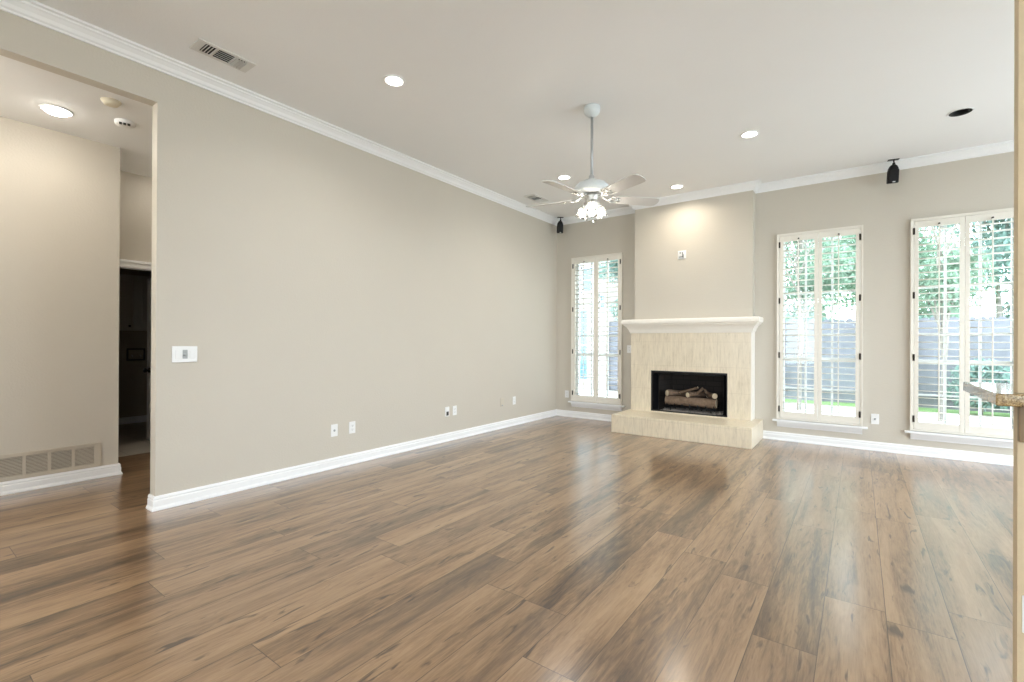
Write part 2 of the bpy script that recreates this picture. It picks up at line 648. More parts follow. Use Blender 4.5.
# left wall: hall opening from Y = -1.0 to the jamb at 1.23, header above it
m = MB()
m.slab('x', XL - 0.10, XL, YR, YB + 0.15, 0.0, ZC, [(-1.0, YJ, -1, 2.932)])
structure(m.build('wall_left', M['wall']))

# back wall with three window openings and the firebox opening
holes = [(x + INS, x + WW - INS, WZ0 + 0.01, WZ1 - INS) for x in WIN] + [(-2.377, -1.368, 0.24, 0.86)]
m = MB()
m.slab('y', YB, YB + 0.15, XL - 0.10, XR + 0.1, 0.0, ZC, holes)
structure(m.build('wall_back', M['wall']))

# chimney breast above the mantel and behind the surround
m = MB()
m.slab('y', 6.64, YB - 0.0005, -2.643, -1.084, 0.24, ZC - 0.0005, [(-2.377, -1.368, 0.0, 0.86)])
structure(m.build('wall_chimney_breast', M['wall']))

SIDE = [(2.4, 4.4), (4.6, 6.6)]
# right and rear walls, out of the frame; rear windows are added for daylight
m = MB()
m.slab('x', XR, XR + 0.1, YR, YB, 0.0, ZC, [(a, b, 0.06, 2.7) for a, b in SIDE])
structure(m.build('wall_right', M['wall']))
REAR = [(-3.2, -1.0, 0.5, 2.7), (0.2, 2.6, 0.5, 2.7)]
m = MB()
m.slab('y', YR - 0.1, YR, XL - 0.1, XR + 0.1, 0.0, ZC, REAR)
structure(m.build('wall_rear', M['wall']))

# partition at the right edge of the view, open above a bar-height ledge
PX = 0.404
m = MB()
m.box(PX, 1.9, 2.14, 2.19, 0.0, 1.0275)
m.box(PX, 1.9, 2.14, 2.19, 1.0665, ZC)
structure(m.build('wall_partition', M['tan_wall']))

# hall behind the left wall
m = MB()
m.box(XH - 0.12, XH, -1.6, 1.36, 0, ZH)                       # far wall
m.box(XD, XH - 0.12, 1.26, 1.36, 0, ZH)                       # return beside the laundry door
structure(m.build('wall_hall', M['wall']))
m = MB()
m.slab('x', XD - 0.1, XD, 0.3, 3.6, 0, ZH, [(1.42, 2.16, -1, 1.99)])
structure(m.build('wall_laundry_door', M['wall']))
m = MB()
m.box(XD - 0.1, XL - 0.1005, 2.4, 2.5, 0, ZH)
m.box(XH - 0.12, XL - 0.1005, -1.7, -1.6, 0, ZH)
structure(m.build('wall_hall_end', M['wall']))
m = MB()
m.box(XD - 0.1, XL - 0.1005, -1.7, 2.5, ZH, ZH + 0.1)
structure(m.build('ceiling_hall', M['ceiling']))

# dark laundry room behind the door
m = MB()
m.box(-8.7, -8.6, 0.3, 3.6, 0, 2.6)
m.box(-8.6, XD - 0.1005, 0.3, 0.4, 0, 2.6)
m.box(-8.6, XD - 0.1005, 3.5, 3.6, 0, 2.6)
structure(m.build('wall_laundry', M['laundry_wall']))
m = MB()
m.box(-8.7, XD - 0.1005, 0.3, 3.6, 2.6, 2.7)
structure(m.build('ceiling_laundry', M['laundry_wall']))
m = MB()
m.box(-8.6, -6.2205, 0.4, 3.5, -0.10, 0.004)
structure(m.build('floor_laundry', M['tile']))

# ---- baseboards (profile d, z) and crown moulding
BP = [(0, 0), (0.026, 0), (0.026, 0.010), (0.017, 0.027), (0.017, 0.066), (0.012, 0.074), (0.015, 0.083), (0.009, 0.100), (0, 0.100)]
CP = [(0, -0.092), (0.012, -0.092), (0.014, -0.080), (0.026, -0.072), (0.036, -0.052), (0.056, -0.034),
      (0.066, -0.028), (0.068, -0.018), (0.088, -0.014), (0.088, 0), (0, 0)]
m = MB()
m.sweep(BP, [(XL - 0.10, 2.39), (XL - 0.10, YJ), (XL, YJ), (XL, YB), (-2.716, YB)][1:])
structure(m.build('baseboard_left', M['trim']))
m = MB()
m.sweep(BP, [(-0.984, YB), (XR, YB)])
structure(m.build('baseboard_back', M['trim']))
m = MB()
m.sweep(BP, [(XH, -1.6), (XH, 1.36), (XD + 0.01, 1.36)])
structure(m.build('baseboard_hall', M['trim']))
m = MB()
m.sweep(BP, [(-8.6, 0.4), (-8.6, 3.5)])
structure(m.build('baseboard_laundry', M['trim']))
m = MB()
m.sweep(CP, [(XL, YR), (XL, YB), (-2.643, YB), (-2.643, 6.64), (-1.084, 6.64), (-1.084, YB), (XR, YB)], ZC)
structure(m.build('trim_1', M['trim']), 'white crown moulding round the living room ceiling')

# ---- laundry door: casing, open leaf, knob
d1 = bpy.data.objects.new('door_1', None)
COL.objects.link(d1)
d1.location = (XD, 2.16, 0)
structure(d1, 'white laundry door standing open into the dark room')
m = MB()
for y0, y1 in ((1.365, 1.425), (2.155, 2.215)):
    m.box(XD, XD + 0.012, y0, y1, 0, 1.985)
    m.box(XD, XD + 0.018, y0 if y0 < 2 else y1 - 0.018, y0 + 0.018 if y0 < 2 else y1, 0, 1.985)
m.box(XD, XD + 0.014, 1.365, 2.215, 1.985, 2.045)
m.box(XD, XD + 0.024, 1.355, 2.225, 2.032, 2.056)
m.box(XD - 0.1, XD, 1.42, 1.435, 0, 1.985)
m.box(XD - 0.1, XD, 2.145, 2.16, 0, 1.985)
m.box(XD - 0.1, XD, 1.42, 2.16, 1.975, 1.99)
m.build('door_casing', M['trim'], d1)
# the leaf hangs on the far jamb and stands open at about 80 degrees
ang = math.radians(189)
LM = Matrix.Translation((XD - 0.105, 2.14, 0)) @ Matrix.Rotation(ang, 4, 'Z')
m = MB()
m.box(0, 0.71, -0.0175, 0.0175, 0.012, 1.965, LM)
for z0, z1 in ((0.18, 0.78), (0.98, 1.84)):
    for x0, x1 in ((0.10, 0.32), (0.39, 0.61)):
        for s in (-1, 1):
            m.box(x0, x1, s * 0.0175, s * 0.0215, z0, z1, LM)
            m.box(x0 + 0.03, x1 - 0.03, s * 0.0215, s * 0.0255, z0 + 0.03, z1 - 0.03, LM)
m.build('door_leaf', M['door'], d1)
m = MB()
for s in (1, -1):
    KM = LM @ Matrix.Translation((0.645, s * 0.0175, 0.86)) @ Matrix.Rotation(-s * math.pi / 2, 4, 'X')
    m.lathe([(0.032, 0), (0.032, 0.006), (0.011, 0.012), (0.011, 0.03), (0.022, 0.036), (0.029, 0.047), (0.026, 0.06), (0.0, 0.066)], n=20, mat=KM)
m.build('door_knob', M['black'], d1)
m = MB()
for z in (0.25, 1.0, 1.75):
    m.tube([LM @ Vector((0.0, 0.02, z)), LM @ Vector((0.0, 0.02, z + 0.09))], 0.008)
m.build('hinge', M['black'], d1)


# ================================================================== WINDOWS
def make_window(i, x):
    w = bpy.data.objects.new('window_%d' % i, None)
    COL.objects.link(w)
    w.location = (x, YB, 0)
    structure(w)
    x0, x1, z0, z1 = x + INS, x + WW - INS, WZ0 + 0.01, WZ1 - INS
    m = MB()
    y0, y1 = YB + 0.085, YB + 0.14
    m.box(x0, x0 + 0.045, y0, y1, z0, z1)
    m.box(x1 - 0.045, x1, y0, y1, z0, z1)
    m.box(x0 + 0.045, x1 - 0.045, y0, y1, z0, z0 + 0.05)
    m.box(x0 + 0.045, x1 - 0.045, y0, y1, z1 - 0.045, z1)
    m.box(x0 + 0.045, x1 - 0.045, y0 + 0.005, y1 - 0.005, 0.995, 1.045)
    for k in (1, 2):
        xc = x0 + (x1 - x0) * k / 3
        m.box(xc - 0.011, xc + 0.011, y0 + 0.012, y1 - 0.012, z0 + 0.05, 0.995)
        m.box(xc - 0.011, xc + 0.011, y0 + 0.012, y1 - 0.012, 1.045, z1 - 0.045)
    for z in (0.655, 1.33, 1.84, 2.19):
        if z == 2.19:
            continue
        m.box(x0 + 0.045, x1 - 0.045, y0 + 0.014, y1 - 0.014, z - 0.009, z + 0.009)
    m.build('window_sash', M['sash'], w)
    m = MB()
    m.box(x0 + 0.04, x1 - 0.04, YB + 0.112, YB + 0.115, z0 + 0.04, z1 - 0.04)
    m.build('window_pane', M['glass'], w)
    # stool with horns and a sloped apron below
    m = MB()
    m.rbox(x - 0.052, x + WW + 0.052, YB - 0.058, YB, 0.240, 0.262, 0.005)
    ap = [(0.004, 0.170), (0.012, 0.172), (0.016, 0.186), (0.030, 0.205), (0.042, 0.228), (0.044, 0.240), (0, 0.240), (0, 0.170)]
    m.sweep(ap, [(x - 0.002, YB + 0.0), (x + WW + 0.002, YB + 0.0)])
    m.build('window_sill', M['trim'], w)
    # portal helps the renderer find the daylight of this opening
    l = bpy.data.lights.new('daylight_portal', 'AREA')
    l.shape = 'RECTANGLE'
    l.size, l.size_y = x1 - x0, z1 - z0
    l.cycles.is_portal = True
    o = bpy.data.objects.new('daylight_portal', l)
    COL.objects.link(o)
    o.parent = w
    o.location = ((x1 - x0) / 2 + INS, 0.16, (z0 + z1) / 2)
    o.rotation_euler = (-math.pi / 2, 0, 0)
    return w


for i, x in enumerate(WIN):
    make_window(i + 1, x)
for i, (x0, x1, z0, z1) in enumerate(REAR):  # unseen rear windows, added to let daylight fill the room
    m = MB()
    for a, b in ((x0, x0 + 0.06), (x1 - 0.06, x1), ((x0 + x1) / 2 - 0.03, (x0 + x1) / 2 + 0.03)):
        m.box(a, b, YR - 0.09, YR - 0.01, z0, z1)
    for a, b in ((z0, z0 + 0.06), (z1 - 0.06, z1)):
        m.box(x0, x1, YR - 0.085, YR - 0.015, a, b)
    structure(m.build('window_%d' % (i + 4), M['sash']))
    l = bpy.data.lights.new('daylight_portal', 'AREA')
    l.shape = 'RECTANGLE'
    l.size, l.size_y = x1 - x0, z1 - z0
    l.cycles.is_portal = True
    o = bpy.data.objects.new('daylight_portal', l)
    COL.objects.link(o)
    o.location = ((x0 + x1) / 2, YR - 0.11, (z0 + z1) / 2)
    o.rotation_euler = (math.pi / 2, 0, 0)


for i, (y0, y1) in enumerate(SIDE):
    m = MB()
    z0, z1 = 0.06, 2.7
    for a, b in ((y0, y0 + 0.05), (y1 - 0.05, y1), ((y0 + y1) / 2 - 0.025, (y0 + y1) / 2 + 0.025)):
        m.box(XR + 0.03, XR + 0.08, a, b, z0, z1)
    for a, b in ((z0, z0 + 0.06), (1.0, 1.04), (z1 - 0.06, z1)):
        m.box(XR + 0.035, XR + 0.075, y0, y1, a, b)
    structure(m.build('window_%d' % (i + 6), M['sash']))
    l = bpy.data.lights.new('daylight_portal', 'AREA')
    l.shape = 'RECTANGLE'
    l.size, l.size_y = z1 - z0, y1 - y0
    l.cycles.is_portal = True
    o = bpy.data.objects.new('daylight_portal', l)
    COL.objects.link(o)
    o.location = (XR + 0.12, (y0 + y1) / 2, (z0 + z1) / 2)
    o.rotation_euler = (0, math.pi / 2, 0)


def make_shutter(x, label):
    """plantation shutter: surface frame and two louvred panels"""
    t = thing('window_shutter', label, 'shutter', (x, YB, WZ0), 'plantation shutters on the back wall')
    yf, yb = YB - 0.034, YB - 0.0005
    fw = 0.022
    m = MB()
    m.box(x, x + fw, yf, yb, WZ0, WZ1)
    m.box(x + WW - fw, x + WW, yf, yb, WZ0, WZ1)
    m.box(x + fw, x + WW - fw, yf, yb, WZ1 - fw, WZ1)
    m.box(x + fw, x + WW - fw, yf, yb, WZ0, WZ0 + 0.016)
    m.box(x - 0.006, x + 0.006, yf - 0.006, yf + 0.012, WZ0, WZ1 + 0.004)
    m.box(x + WW - 0.006, x + WW + 0.006, yf - 0.006, yf + 0.012, WZ0, WZ1 + 0.004)
    m.box(x - 0.006, x + WW + 0.006, yf - 0.006, yf + 0.012, WZ1 - 0.006, WZ1 + 0.006)
    m.build('shutter_frame', M['shutter'], t)
    py0, py1 = YB - 0.032, YB - 0.004
    zb, zt = WZ0 + 0.019, WZ1 - fw - 0.003
    for k in (0, 1):
        a = x + fw + 0.003 if k == 0 else x + WW / 2 + 0.0015
        b = x + WW / 2 - 0.0015 if k == 0 else x + WW - fw - 0.003
        st = 0.038
        m = MB()
        m.rbox(a, a + st, py0, py1, zb, zt, 0.003)
        m.rbox(b - st, b, py0, py1, zb, zt, 0.003)
        m.box(a + st - 0.001, b - st + 0.001, py0 + 0.002, py1 - 0.002, zb, WZ0 + 0.097)
        m.box(a + st - 0.001, b - st + 0.001, py0 + 0.002, py1 - 0.002, WZ1 - 0.094, zt)
        p = m.build('shutter_panel', M['shutter'], t)
        lo, hi = WZ0 + 0.097, WZ1 - 0.094
        n = 28
        m = MB()
        pitch = (hi - lo) / n
        for q in range(n):
            z = lo + (q + 0.5) * pitch
            R = Matrix.Translation((0, (py0 + py1) / 2, z)) @ Matrix.Rotation(math.radians(-4), 4, 'X')
            hw, ht = 0.034, 0.0048
            sec = [(-hw, 0), (-hw * 0.7, ht * 0.75), (0, ht), (hw * 0.7, ht * 0.75), (hw, 0), (hw * 0.7, -ht * 0.75), (0, -ht), (-hw * 0.7, -ht * 0.75)]
            A = [m.bm.verts.new(R @ Vector((a + st + 0.002, y, zz))) for y, zz in sec]
            B = [m.bm.verts.new(R @ Vector((b - st - 0.002, y, zz))) for y, zz in sec]
            for e in range(8):
                f = m.bm.faces.new((A[e], B[e], B[(e + 1) % 8], A[(e + 1) % 8]))
                f.smooth = True
            m.bm.faces.new(A)
            m.bm.faces.new(B)
        m.build('louvers', M['shutter'], p)
        m = MB()
        xc = (a + b) / 2
        m.rbox(xc - 0.0055, xc + 0.0055, py0 - 0.027, py0 - 0.017, lo + 0.02, hi + 0.012, 0.002)
        m.build('tilt_rod', M['shutter'], p)
        m = MB()
        m.rbox(xc - 0.008, xc + 0.008, py0 - 0.02, py0 + 0.003, hi + 0.012, hi + 0.030, 0.002)
        m.build('rod_catch', M['hinge'], p)
        xh = x + fw if k == 0 else x + WW - fw
        for z in (0.40, 1.07, 1.75, 2.45):
            m = MB()
            m.box(xh - 0.009, xh + 0.009, yf - 0.004, yf + 0.001, z - 0.036, z + 0.036)
            m.tube([(xh, yf - 0.004, z - 0.036), (xh, yf - 0.004, z + 0.036)], 0.006, 8)
            m.build('hinge', M['hinge'], p)
    return t


sh = make_shutter(WIN[0], 'louvered plantation shutters on the window between the room corner and the fireplace')
dup(sh, (WIN[1], YB, WZ0), 'louvered plantation shutters on the tall window just to the right of the fireplace')
dup(sh, (WIN[2], YB, WZ0), 'louvered plantation shutters behind the granite ledge, nearest the tan wall edge')

# ================================================================== FIREPLACE
FY = 6.59
fp = thing('fireplace', 'cream travertine fireplace with ivory mantel, raised hearth and black firebox', 'fireplace', (-1.88, 6.4, 0))
m = MB()
m.rbox(-2.716, -0.984, 6.005, YB - 0.001, 0.0, 0.24, 0.004)
m.build('hearth', M['hearth'], fp)
m = MB()
m.slab('y', FY, 6.6395, -2.673, -1.095, 0.2405, 1.36, [(-2.377, -1.368, 0.255, 0.825)])
m.box(-2.673, -2.644, 6.6395, YB - 0.001, 0.2405, 1.36)
m.build('surround', M['travertine'], fp)
# painted return between the tile face and the wall on the window side
m = MB()
m.box(-1.083, -1.0955, 6.594, YB - 0.001, 0.2405, 1.36)
m.build('surround_return', M['mantel'], fp)
# mantel: cove moulding under a rounded shelf, mitred round three sides
mp = [(0, 1.352), (0.010, 1.352), (0.014, 1.364), (0.020, 1.372), (0.030, 1.400), (0.048, 1.432), (0.070, 1.456),
      (0.084, 1.464), (0.086, 1.476), (0.098, 1.480), (0.106, 1.490), (0.109, 1.512), (0.106, 1.536), (0.098, 1.548), (0, 1.548)]
m = MB()
m.sweep(mp, [(-2.673, YB - 0.001), (-2.673, FY), (-1.093, FY), (-1.093, YB - 0.001)])
m.slab('z', 1.352, 1.548, -2.674, -1.092, FY - 0.001, 6.6395)
m.box(-2.674, -2.6435, 6.6395, YB - 0.001, 1.352, 1.548)
m.box(-1.0835, -1.092, 6.6395, YB - 0.001, 1.352, 1.548)
m.build('mantel', M['mantel'], fp)
# firebox shell: floor, back, angled sides, top
m = MB()
bx0, bx1, by0, by1, bz0, bz1 = -2.377, -1.368, 6.592, 7.12, 0.255, 0.825
m.hull([(bx0, by0, bz0), (bx1, by0, bz0), (bx1 - 0.14, by1, bz0), (bx0 + 0.14, by1, bz0),
        (bx0, by0, bz1 + 0.02), (bx1, by0, bz1 + 0.02), (bx1 - 0.14, by1, bz1 + 0.02), (bx0 + 0.14, by1, bz1 + 0.02)],
       [(0, 1, 2, 3), (4, 5, 6, 7), (0, 3, 7, 4), (1, 2, 6, 5), (3, 2, 6, 7)])
m.build('firebox', M['firebrick'], fp)
m = MB()
t_ = 0.012
m.box(bx0, bx0 + t_, FY + 0.004, FY + 0.028, bz0, bz1)
m.box(bx1 - t_, bx1, FY + 0.004, FY + 0.028, bz0, bz1)
m.box(bx0 + t_, bx1 - t_, FY + 0.004, FY + 0.028, bz1 - 0.022, bz1)
m.box(bx0 + t_, bx1 - t_, FY + 0.004, FY + 0.028, bz0, bz0 + 0.016)
m.build('firebox_frame', M['black'], fp)
for side in (0, 1):                       # drawn-back chain mesh curtains
    m = MB()
    xs = bx0 + 0.024 if side == 0 else bx1 - 0.024
    sg = 1 if side == 0 else -1
    pts = [(xs + sg * 0.007 * k, FY + 0.055 + (0.012 if k % 2 else -0.012)) for k in range(11 if side == 0 else 6)]
    A = [m.bm.verts.new((px, py, bz0 + 0.02)) for px, py in pts]
    B = [m.bm.verts.new((px, py, bz1 - 0.045)) for px, py in pts]
    A2 = [m.bm.verts.new((px, py + 0.004, bz0 + 0.02)) for px, py in pts]
    B2 = [m.bm.verts.new((px, py + 0.004, bz1 - 0.045)) for px, py in pts]
    for e in range(len(pts) - 1):
        m.bm.faces.new((A[e], A[e + 1], B[e + 1], B[e]))
        m.bm.faces.new((A2[e + 1], A2[e], B2[e], B2[e + 1]))
    m.build('mesh_curtain', M['mesh'], fp)
m = MB()
m.tube([(bx0 + 0.01, FY + 0.055, bz1 - 0.04), (bx1 - 0.01, FY + 0.055, bz1 - 0.04)], 0.005, 8)
m.build('curtain_rod', M['black'], fp)

# grate, ember bed and ceramic logs inside the firebox
gr = thing('fire_grate', 'black iron grate holding the logs inside the firebox', 'grate', (-1.87, 6.82, bz0))
for k in range(7):
    x = -2.18 + k * 0.104
    m = MB()
    m.tube([(x, 6.68, bz0 + 0.115), (x, 6.69, bz0 + 0.075), (x, 6.97, bz0 + 0.075), (x, 6.985, bz0 + 0.13)], 0.007, 8)
    m.build('grate_bar', M['black'], gr)
m = MB()
for y in (6.72, 6.93):
    m.tube([(-2.2, y, bz0 + 0.062), (-1.54, y, bz0 + 0.062)], 0.007, 8)
m.build('cross_rail', M['black'], gr)
for x in (-2.14, -1.60):
    for y in (6.72, 6.93):
        m = MB()
        m.tube([(x, y, bz0 + 0.001), (x, y, bz0 + 0.062)], 0.008, 8)
        m.build('leg', M['black'], gr)
m = MB()
er = random.Random(3)
for k in range(420):
    x, y = er.uniform(-2.27, -1.47), er.uniform(6.645, 7.0)
    r = er.uniform(0.008, 0.021)
    b = bmesh.new()
    bmesh.ops.create_icosphere(b, subdivisions=1, radius=r)
    for v in b.verts:
        v.co *= er.uniform(0.75, 1.2)
        v.co.z *= 0.7
    m.merge(b, Matrix.Translation((x, y, bz0 + r * 0.5)))
em = tag(m.build('embers', M['ember']), 'bed of grey lava rock embers under the grate', 'embers')
em['kind'] = 'stuff'


def log(p0, p1, r0, r1, label, seed, branch=None):
    R = random.Random(seed)
    p0, p1 = Vector(p0), Vector(p1)
    d = (p1 - p0)
    t = thing('fireplace_log', label, 'log', tuple((p0 + p1) / 2), 'ceramic logs in the firebox')
    m = MB()
    u = d.cross(Vector((0, 0, 1))).normalized()
    w = u.cross(d).normalized()
    nseg, n = 12, 14
    rings = []
    ph = [R.uniform(0, 6.28) for _ in range(4)]
    for i in range(nseg + 1):
        f = i / nseg
        c = p0 + d * f + w * 0.006 * math.sin(3 * f + ph[0]) + u * 0.006 * math.sin(4 * f + ph[1])
        ring = []
        for k in range(n):
            a = 2 * math.pi * k / n
            rr = (r0 + (r1 - r0) * f) * (1 + 0.07 * math.sin(3 * a + ph[2]) + 0.06 * R.uniform(-1, 1))
            ring.append(m.bm.verts.new(c + rr * (math.cos(a) * u + math.sin(a) * w)))
        rings.append(ring)
    for A, B in zip(rings, rings[1:]):
        for k in range(n):
            m.bm.faces.new((A[k], B[k], B[(k + 1) % n], A[(k + 1) % n])).smooth = True
    if branch:
        f, dr, ln, br = branch
        c = p0 + d * f
        dv = Vector(dr).normalized()
        m.tube([c + dv * 0.01, c + dv * (ln * .6), c + dv * ln + Vector((0, 0, .01))], br, 10, br * 0.85)
    m.build('bark', M['log'], t)
    for R_, c_ in ((rings[0], p0), (rings[-1], p1)):
        m = MB()
        sgn = -1 if R_ is rings[0] else 1
        dn = d.normalized() * 0.003 * sgn
        cc = sum((v for v in [Vector((0, 0, 0))]), Vector((0, 0, 0))) + c_
        rr = (r0 if R_ is rings[0] else r1) * 0.97
        rim = [m.bm.verts.new(cc + dn * 0.3 + rr * (math.cos(2 * math.pi * k / n) * u + math.sin(2 * math.pi * k / n) * w)) for k in range(n)]
        mid = [m.bm.verts.new(cc + dn * 1.5 + rr * .8 * (math.cos(2 * math.pi * k / n) * u + math.sin(2 * math.pi * k / n) * w)) for k in range(n)]
        for k in range(n):
            m.bm.faces.new((rim[k], rim[(k + 1) % n], mid[(k + 1) % n], mid[k]))
        m.bm.faces.new(mid)
        o = m.build('cut_end', M['log_end'], t)
    return t


ZG = bz0 + 0.083
log((-2.215, 6.752, ZG + 0.060), (-1.535, 6.748, ZG + 0.066), 0.060, 0.064, 'thick ceramic log lying across the front of the grate', 1)
log((-2.13, 6.905, ZG + 0.056), (-1.62, 6.905, ZG + 0.056), 0.054, 0.054, 'thick ceramic log lying across the grate behind the front log', 2)
log((-2.19, 6.715, ZG + 0.165), (-1.98, 6.965, ZG + 0.155), 0.045, 0.040, 'short ceramic log at the left with pale round cut end', 3)
log((-1.905, 6.715, ZG + 0.160), (-1.75, 6.97, ZG + 0.160), 0.036, 0.036, 'short forked ceramic log in the middle of the pile', 4, (0.45, (0.7, -0.1, 0.55), 0.14, 0.020))
log((-1.55, 6.715, ZG + 0.168), (-1.69, 6.95, ZG + 0.150), 0.038, 0.036, 'short ceramic log at the right end of the pile', 5, (0.5, (-0.75, -0.15, 0.6), 0.12, 0.018))

log((-2.03, 6.80, ZG + 0.172), (-1.80, 6.83, ZG + 0.262), 0.020, 0.016, 'thin ceramic twig leaning up across the middle of the pile', 8)

# TV outlet on the breast
t = thing('television_outlet', 'white recessed television outlet with loose cable, high on the chimney breast', 'outlet', (-1.965, 6.64, 2.432))
m = MB()
m.rbox(-2.02, -1.91, 6.632, 6.6395, 2.376, 2.488, 0.002)
m.build('cover_plate', M['plate'], t)
m = MB()
m.rbox(-1.99, -1.94, 6.627, 6.6325, 2.40, 2.475, 0.002)
m.build('socket', M['plate'], t)
m = MB()
m.tube([(-1.957, 6.626, 2.462), (-1.95, 6.61, 2.455), (-1.945, 6.612, 2.43), (-1.945, 6.62, 2.398)], 0.006, 8)
m.tube([(-2.005, 6.622, 2.400), (-1.945, 6.622, 2.404), (-1.944, 6.622, 2.385)], 0.005, 8)
m.tube([(-1.988, 6.626, 2.455), (-1.982, 6.62, 2.459)], 0.008, 8)
m.build('cable', M['slot'], t)


# ================================================================== CEILING FAN
FX, FYc = -1.86, 3.692
fan = thing('ceiling_fan', 'white five-blade ceiling fan with glass lamps hanging on a long rod', 'fan', (FX, FYc, 2.25))
c = (FX, FYc, 0)
m = MB()
m.lathe([(0.0, ZC - 0.0005), (0.066, ZC - 0.0005), (0.070, ZC - 0.012), (0.070, ZC - 0.040), (0.060, ZC - 0.062), (0.036, ZC - 0.080), (0.022, ZC - 0.092), (0, ZC - 0.092)], c)
m.build('canopy', M['fan'], fan)
m = MB()
m.tube([(FX, FYc, 2.60), (FX, FYc, ZC - 0.09)], 0.012, 14)
m.lathe([(0.018, 2.615), (0.024, 2.62), (0.022, 2.65), (0.014, 2.665)], c, 18)
m.build('downrod', M['rod'], fan)
m = MB()
m.lathe([(0, 2.625), (0.03, 2.625), (0.065, 2.612), (0.115, 2.590), (0.142, 2.565), (0.148, 2.545), (0.144, 2.522), (0.120, 2.505), (0.075, 2.497), (0, 2.497)], c, 40)
m.build('motor_housing', M['fan'], fan)
for k in range(5):
    a = math.radians(-25.8 + 72 * k)
    BM_ = Matrix.Translation((FX, FYc, 2.462)) @ Matrix.Rotation(a, 4, 'Z') @ Matrix.Rotation(math.radians(-13), 4, 'X')
    m = MB()
    out = [(0.165, 0.040), (0.185, 0.052), (0.30, 0.058), (0.52, 0.066), (0.575, 0.065), (0.600, 0.052), (0.612, 0.022)]
    outl = [(x, y) for x, y in out] + [(x, -y) for x, y in reversed(out)]
    T = [m.bm.verts.new(BM_ @ Vector((x, y, 0.004))) for x, y in outl]
    B = [m.bm.verts.new(BM_ @ Vector((x, y, -0.004))) for x, y in outl]
    m.bm.faces.new(T)
    m.bm.faces.new(list(reversed(B)))
    for i in range(len(T)):
        j = (i + 1) % len(T)
        m.bm.faces.new((T[i], B[i], B[j], T[j]))
    b = m.build('blade', M['blade'], fan)
    m = MB()
    IM = Matrix.Translation((FX, FYc, 2.462)) @ Matrix.Rotation(a, 4, 'Z')
    m.tube([IM @ Vector(p) for p in ((0.070, 0, 0.030), (0.105, 0, 0.012), (0.14, 0, -0.006), (0.175, 0, -0.008))], 0.010, 10)
    for s in (-1, 1):
        m.tube([BM_ @ Vector(p) for p in ((0.145, 0, -0.008), (0.175, s * 0.028, -0.009), (0.235, s * 0.030, -0.008))], 0.007, 8)
    m.tube([BM_ @ Vector(p) for p in ((0.16, 0, -0.008), (0.25, 0, -0.008))], 0.007, 8)
    for px, py in ((0.235, 0.03), (0.235, -0.03), (0.25, 0)):
        m.lathe([(0.008, -0.016), (0.009, -0.006)], (px, py, 0), 10, BM_)
    m.build('blade_iron', M['chrome'], b)
m = MB()
m.lathe([(0, 2.4965), (0.060, 2.4965), (0.062, 2.470), (0.050, 2.452), (0.050, 2.430), (0.060, 2.420), (0.058, 2.402), (0.032, 2.385), (0.016, 2.372), (0.014, 2.345), (0.020, 2.330), (0.012, 2.312), (0, 2.305)], c, 28)
m.build('light_kit', M['chrome'], fan)
M['bulb'] = emissive('lit_bulb', (1.0, 0.9, 0.76), FAN_W / (math.pi * 4 * math.pi * 0.019 ** 2))
for k, deg in enumerate((-63, 57, 177)):
    a = math.radians(deg)
    SM = Matrix.Translation((FX, FYc, 2.418)) @ Matrix.Rotation(a, 4, 'Z') @ Matrix.Translation((0.055, 0, 0)) @ Matrix.Rotation(math.radians(-24), 4, 'Y')
    m = MB()
    m.lathe([(0.024, -0.012), (0.034, -0.024), (0.045, -0.052), (0.048, -0.080), (0.050, -0.105), (0.058, -0.128),
             (0.056, -0.128), (0.048, -0.105), (0.046, -0.080), (0.043, -0.052), (0.032, -0.026), (0.023, -0.014)], (0, 0, 0), 28, SM, cap=False)
    s = m.build('lamp_shade', M['shade'], fan)
    m = MB()
    m.lathe([(0, 0.012), (0.014, 0.010), (0.027, -0.004), (0.027, -0.020), (0.018, -0.030), (0.018, -0.048), (0, -0.048)], (0, 0, 0), 20, SM)
    m.build('lamp_holder', M['chrome'], s)
    m = MB()
    m.lathe([(0, -0.0485), (0.011, -0.0485), (0.016, -0.062), (0.022, -0.080), (0.021, -0.094), (0.013, -0.105), (0, -0.109)], (0, 0, 0), 16, SM)
    m.build('bulb', M['bulb'], s)
m = MB()
m.tube([(FX + 0.012, FYc, 2.325), (FX + 0.014, FYc, 2.268)], 0.0022, 6)
m.lathe([(0, 2.268), (0.007, 2.264), (0.009, 2.252), (0.006, 2.240), (0, 2.238)], (FX + 0.014, FYc, 0), 12)
m.build('pull_chain', M['chrome'], fan)


# ================================================================== CEILING FIXTURES
def can_light(x, y, z, label, power, color, group='recessed ceiling lights', r=0.085, drop=0.005, spread=150):
    t = thing('recessed_light', label, 'ceiling light', (x, y, z), group)
    m = MB()
    m.lathe([(r, -0.0005), (r, -0.006), (r - 0.006, -0.010), (r - 0.018, -0.008), (r - 0.022, -0.003), (r - 0.022, -0.0005)], (x, y, z), 36, cap=False)
    m.build('trim_ring', M['trim'], t)
    m = MB()
    m.lathe([(r - 0.022, -0.0025), (r * 0.6, -drop * 0.75), (r * 0.3, -drop * 0.95), (0, -drop)], (x, y, z), 32, cap=False)
    m.build('lens', M['dome' if drop > 0.01 else 'lens'], t)
    disc_light('lamp', t, -0.008 - drop, (r - 0.024) * 2, power, color, math.radians(spread))
    return t


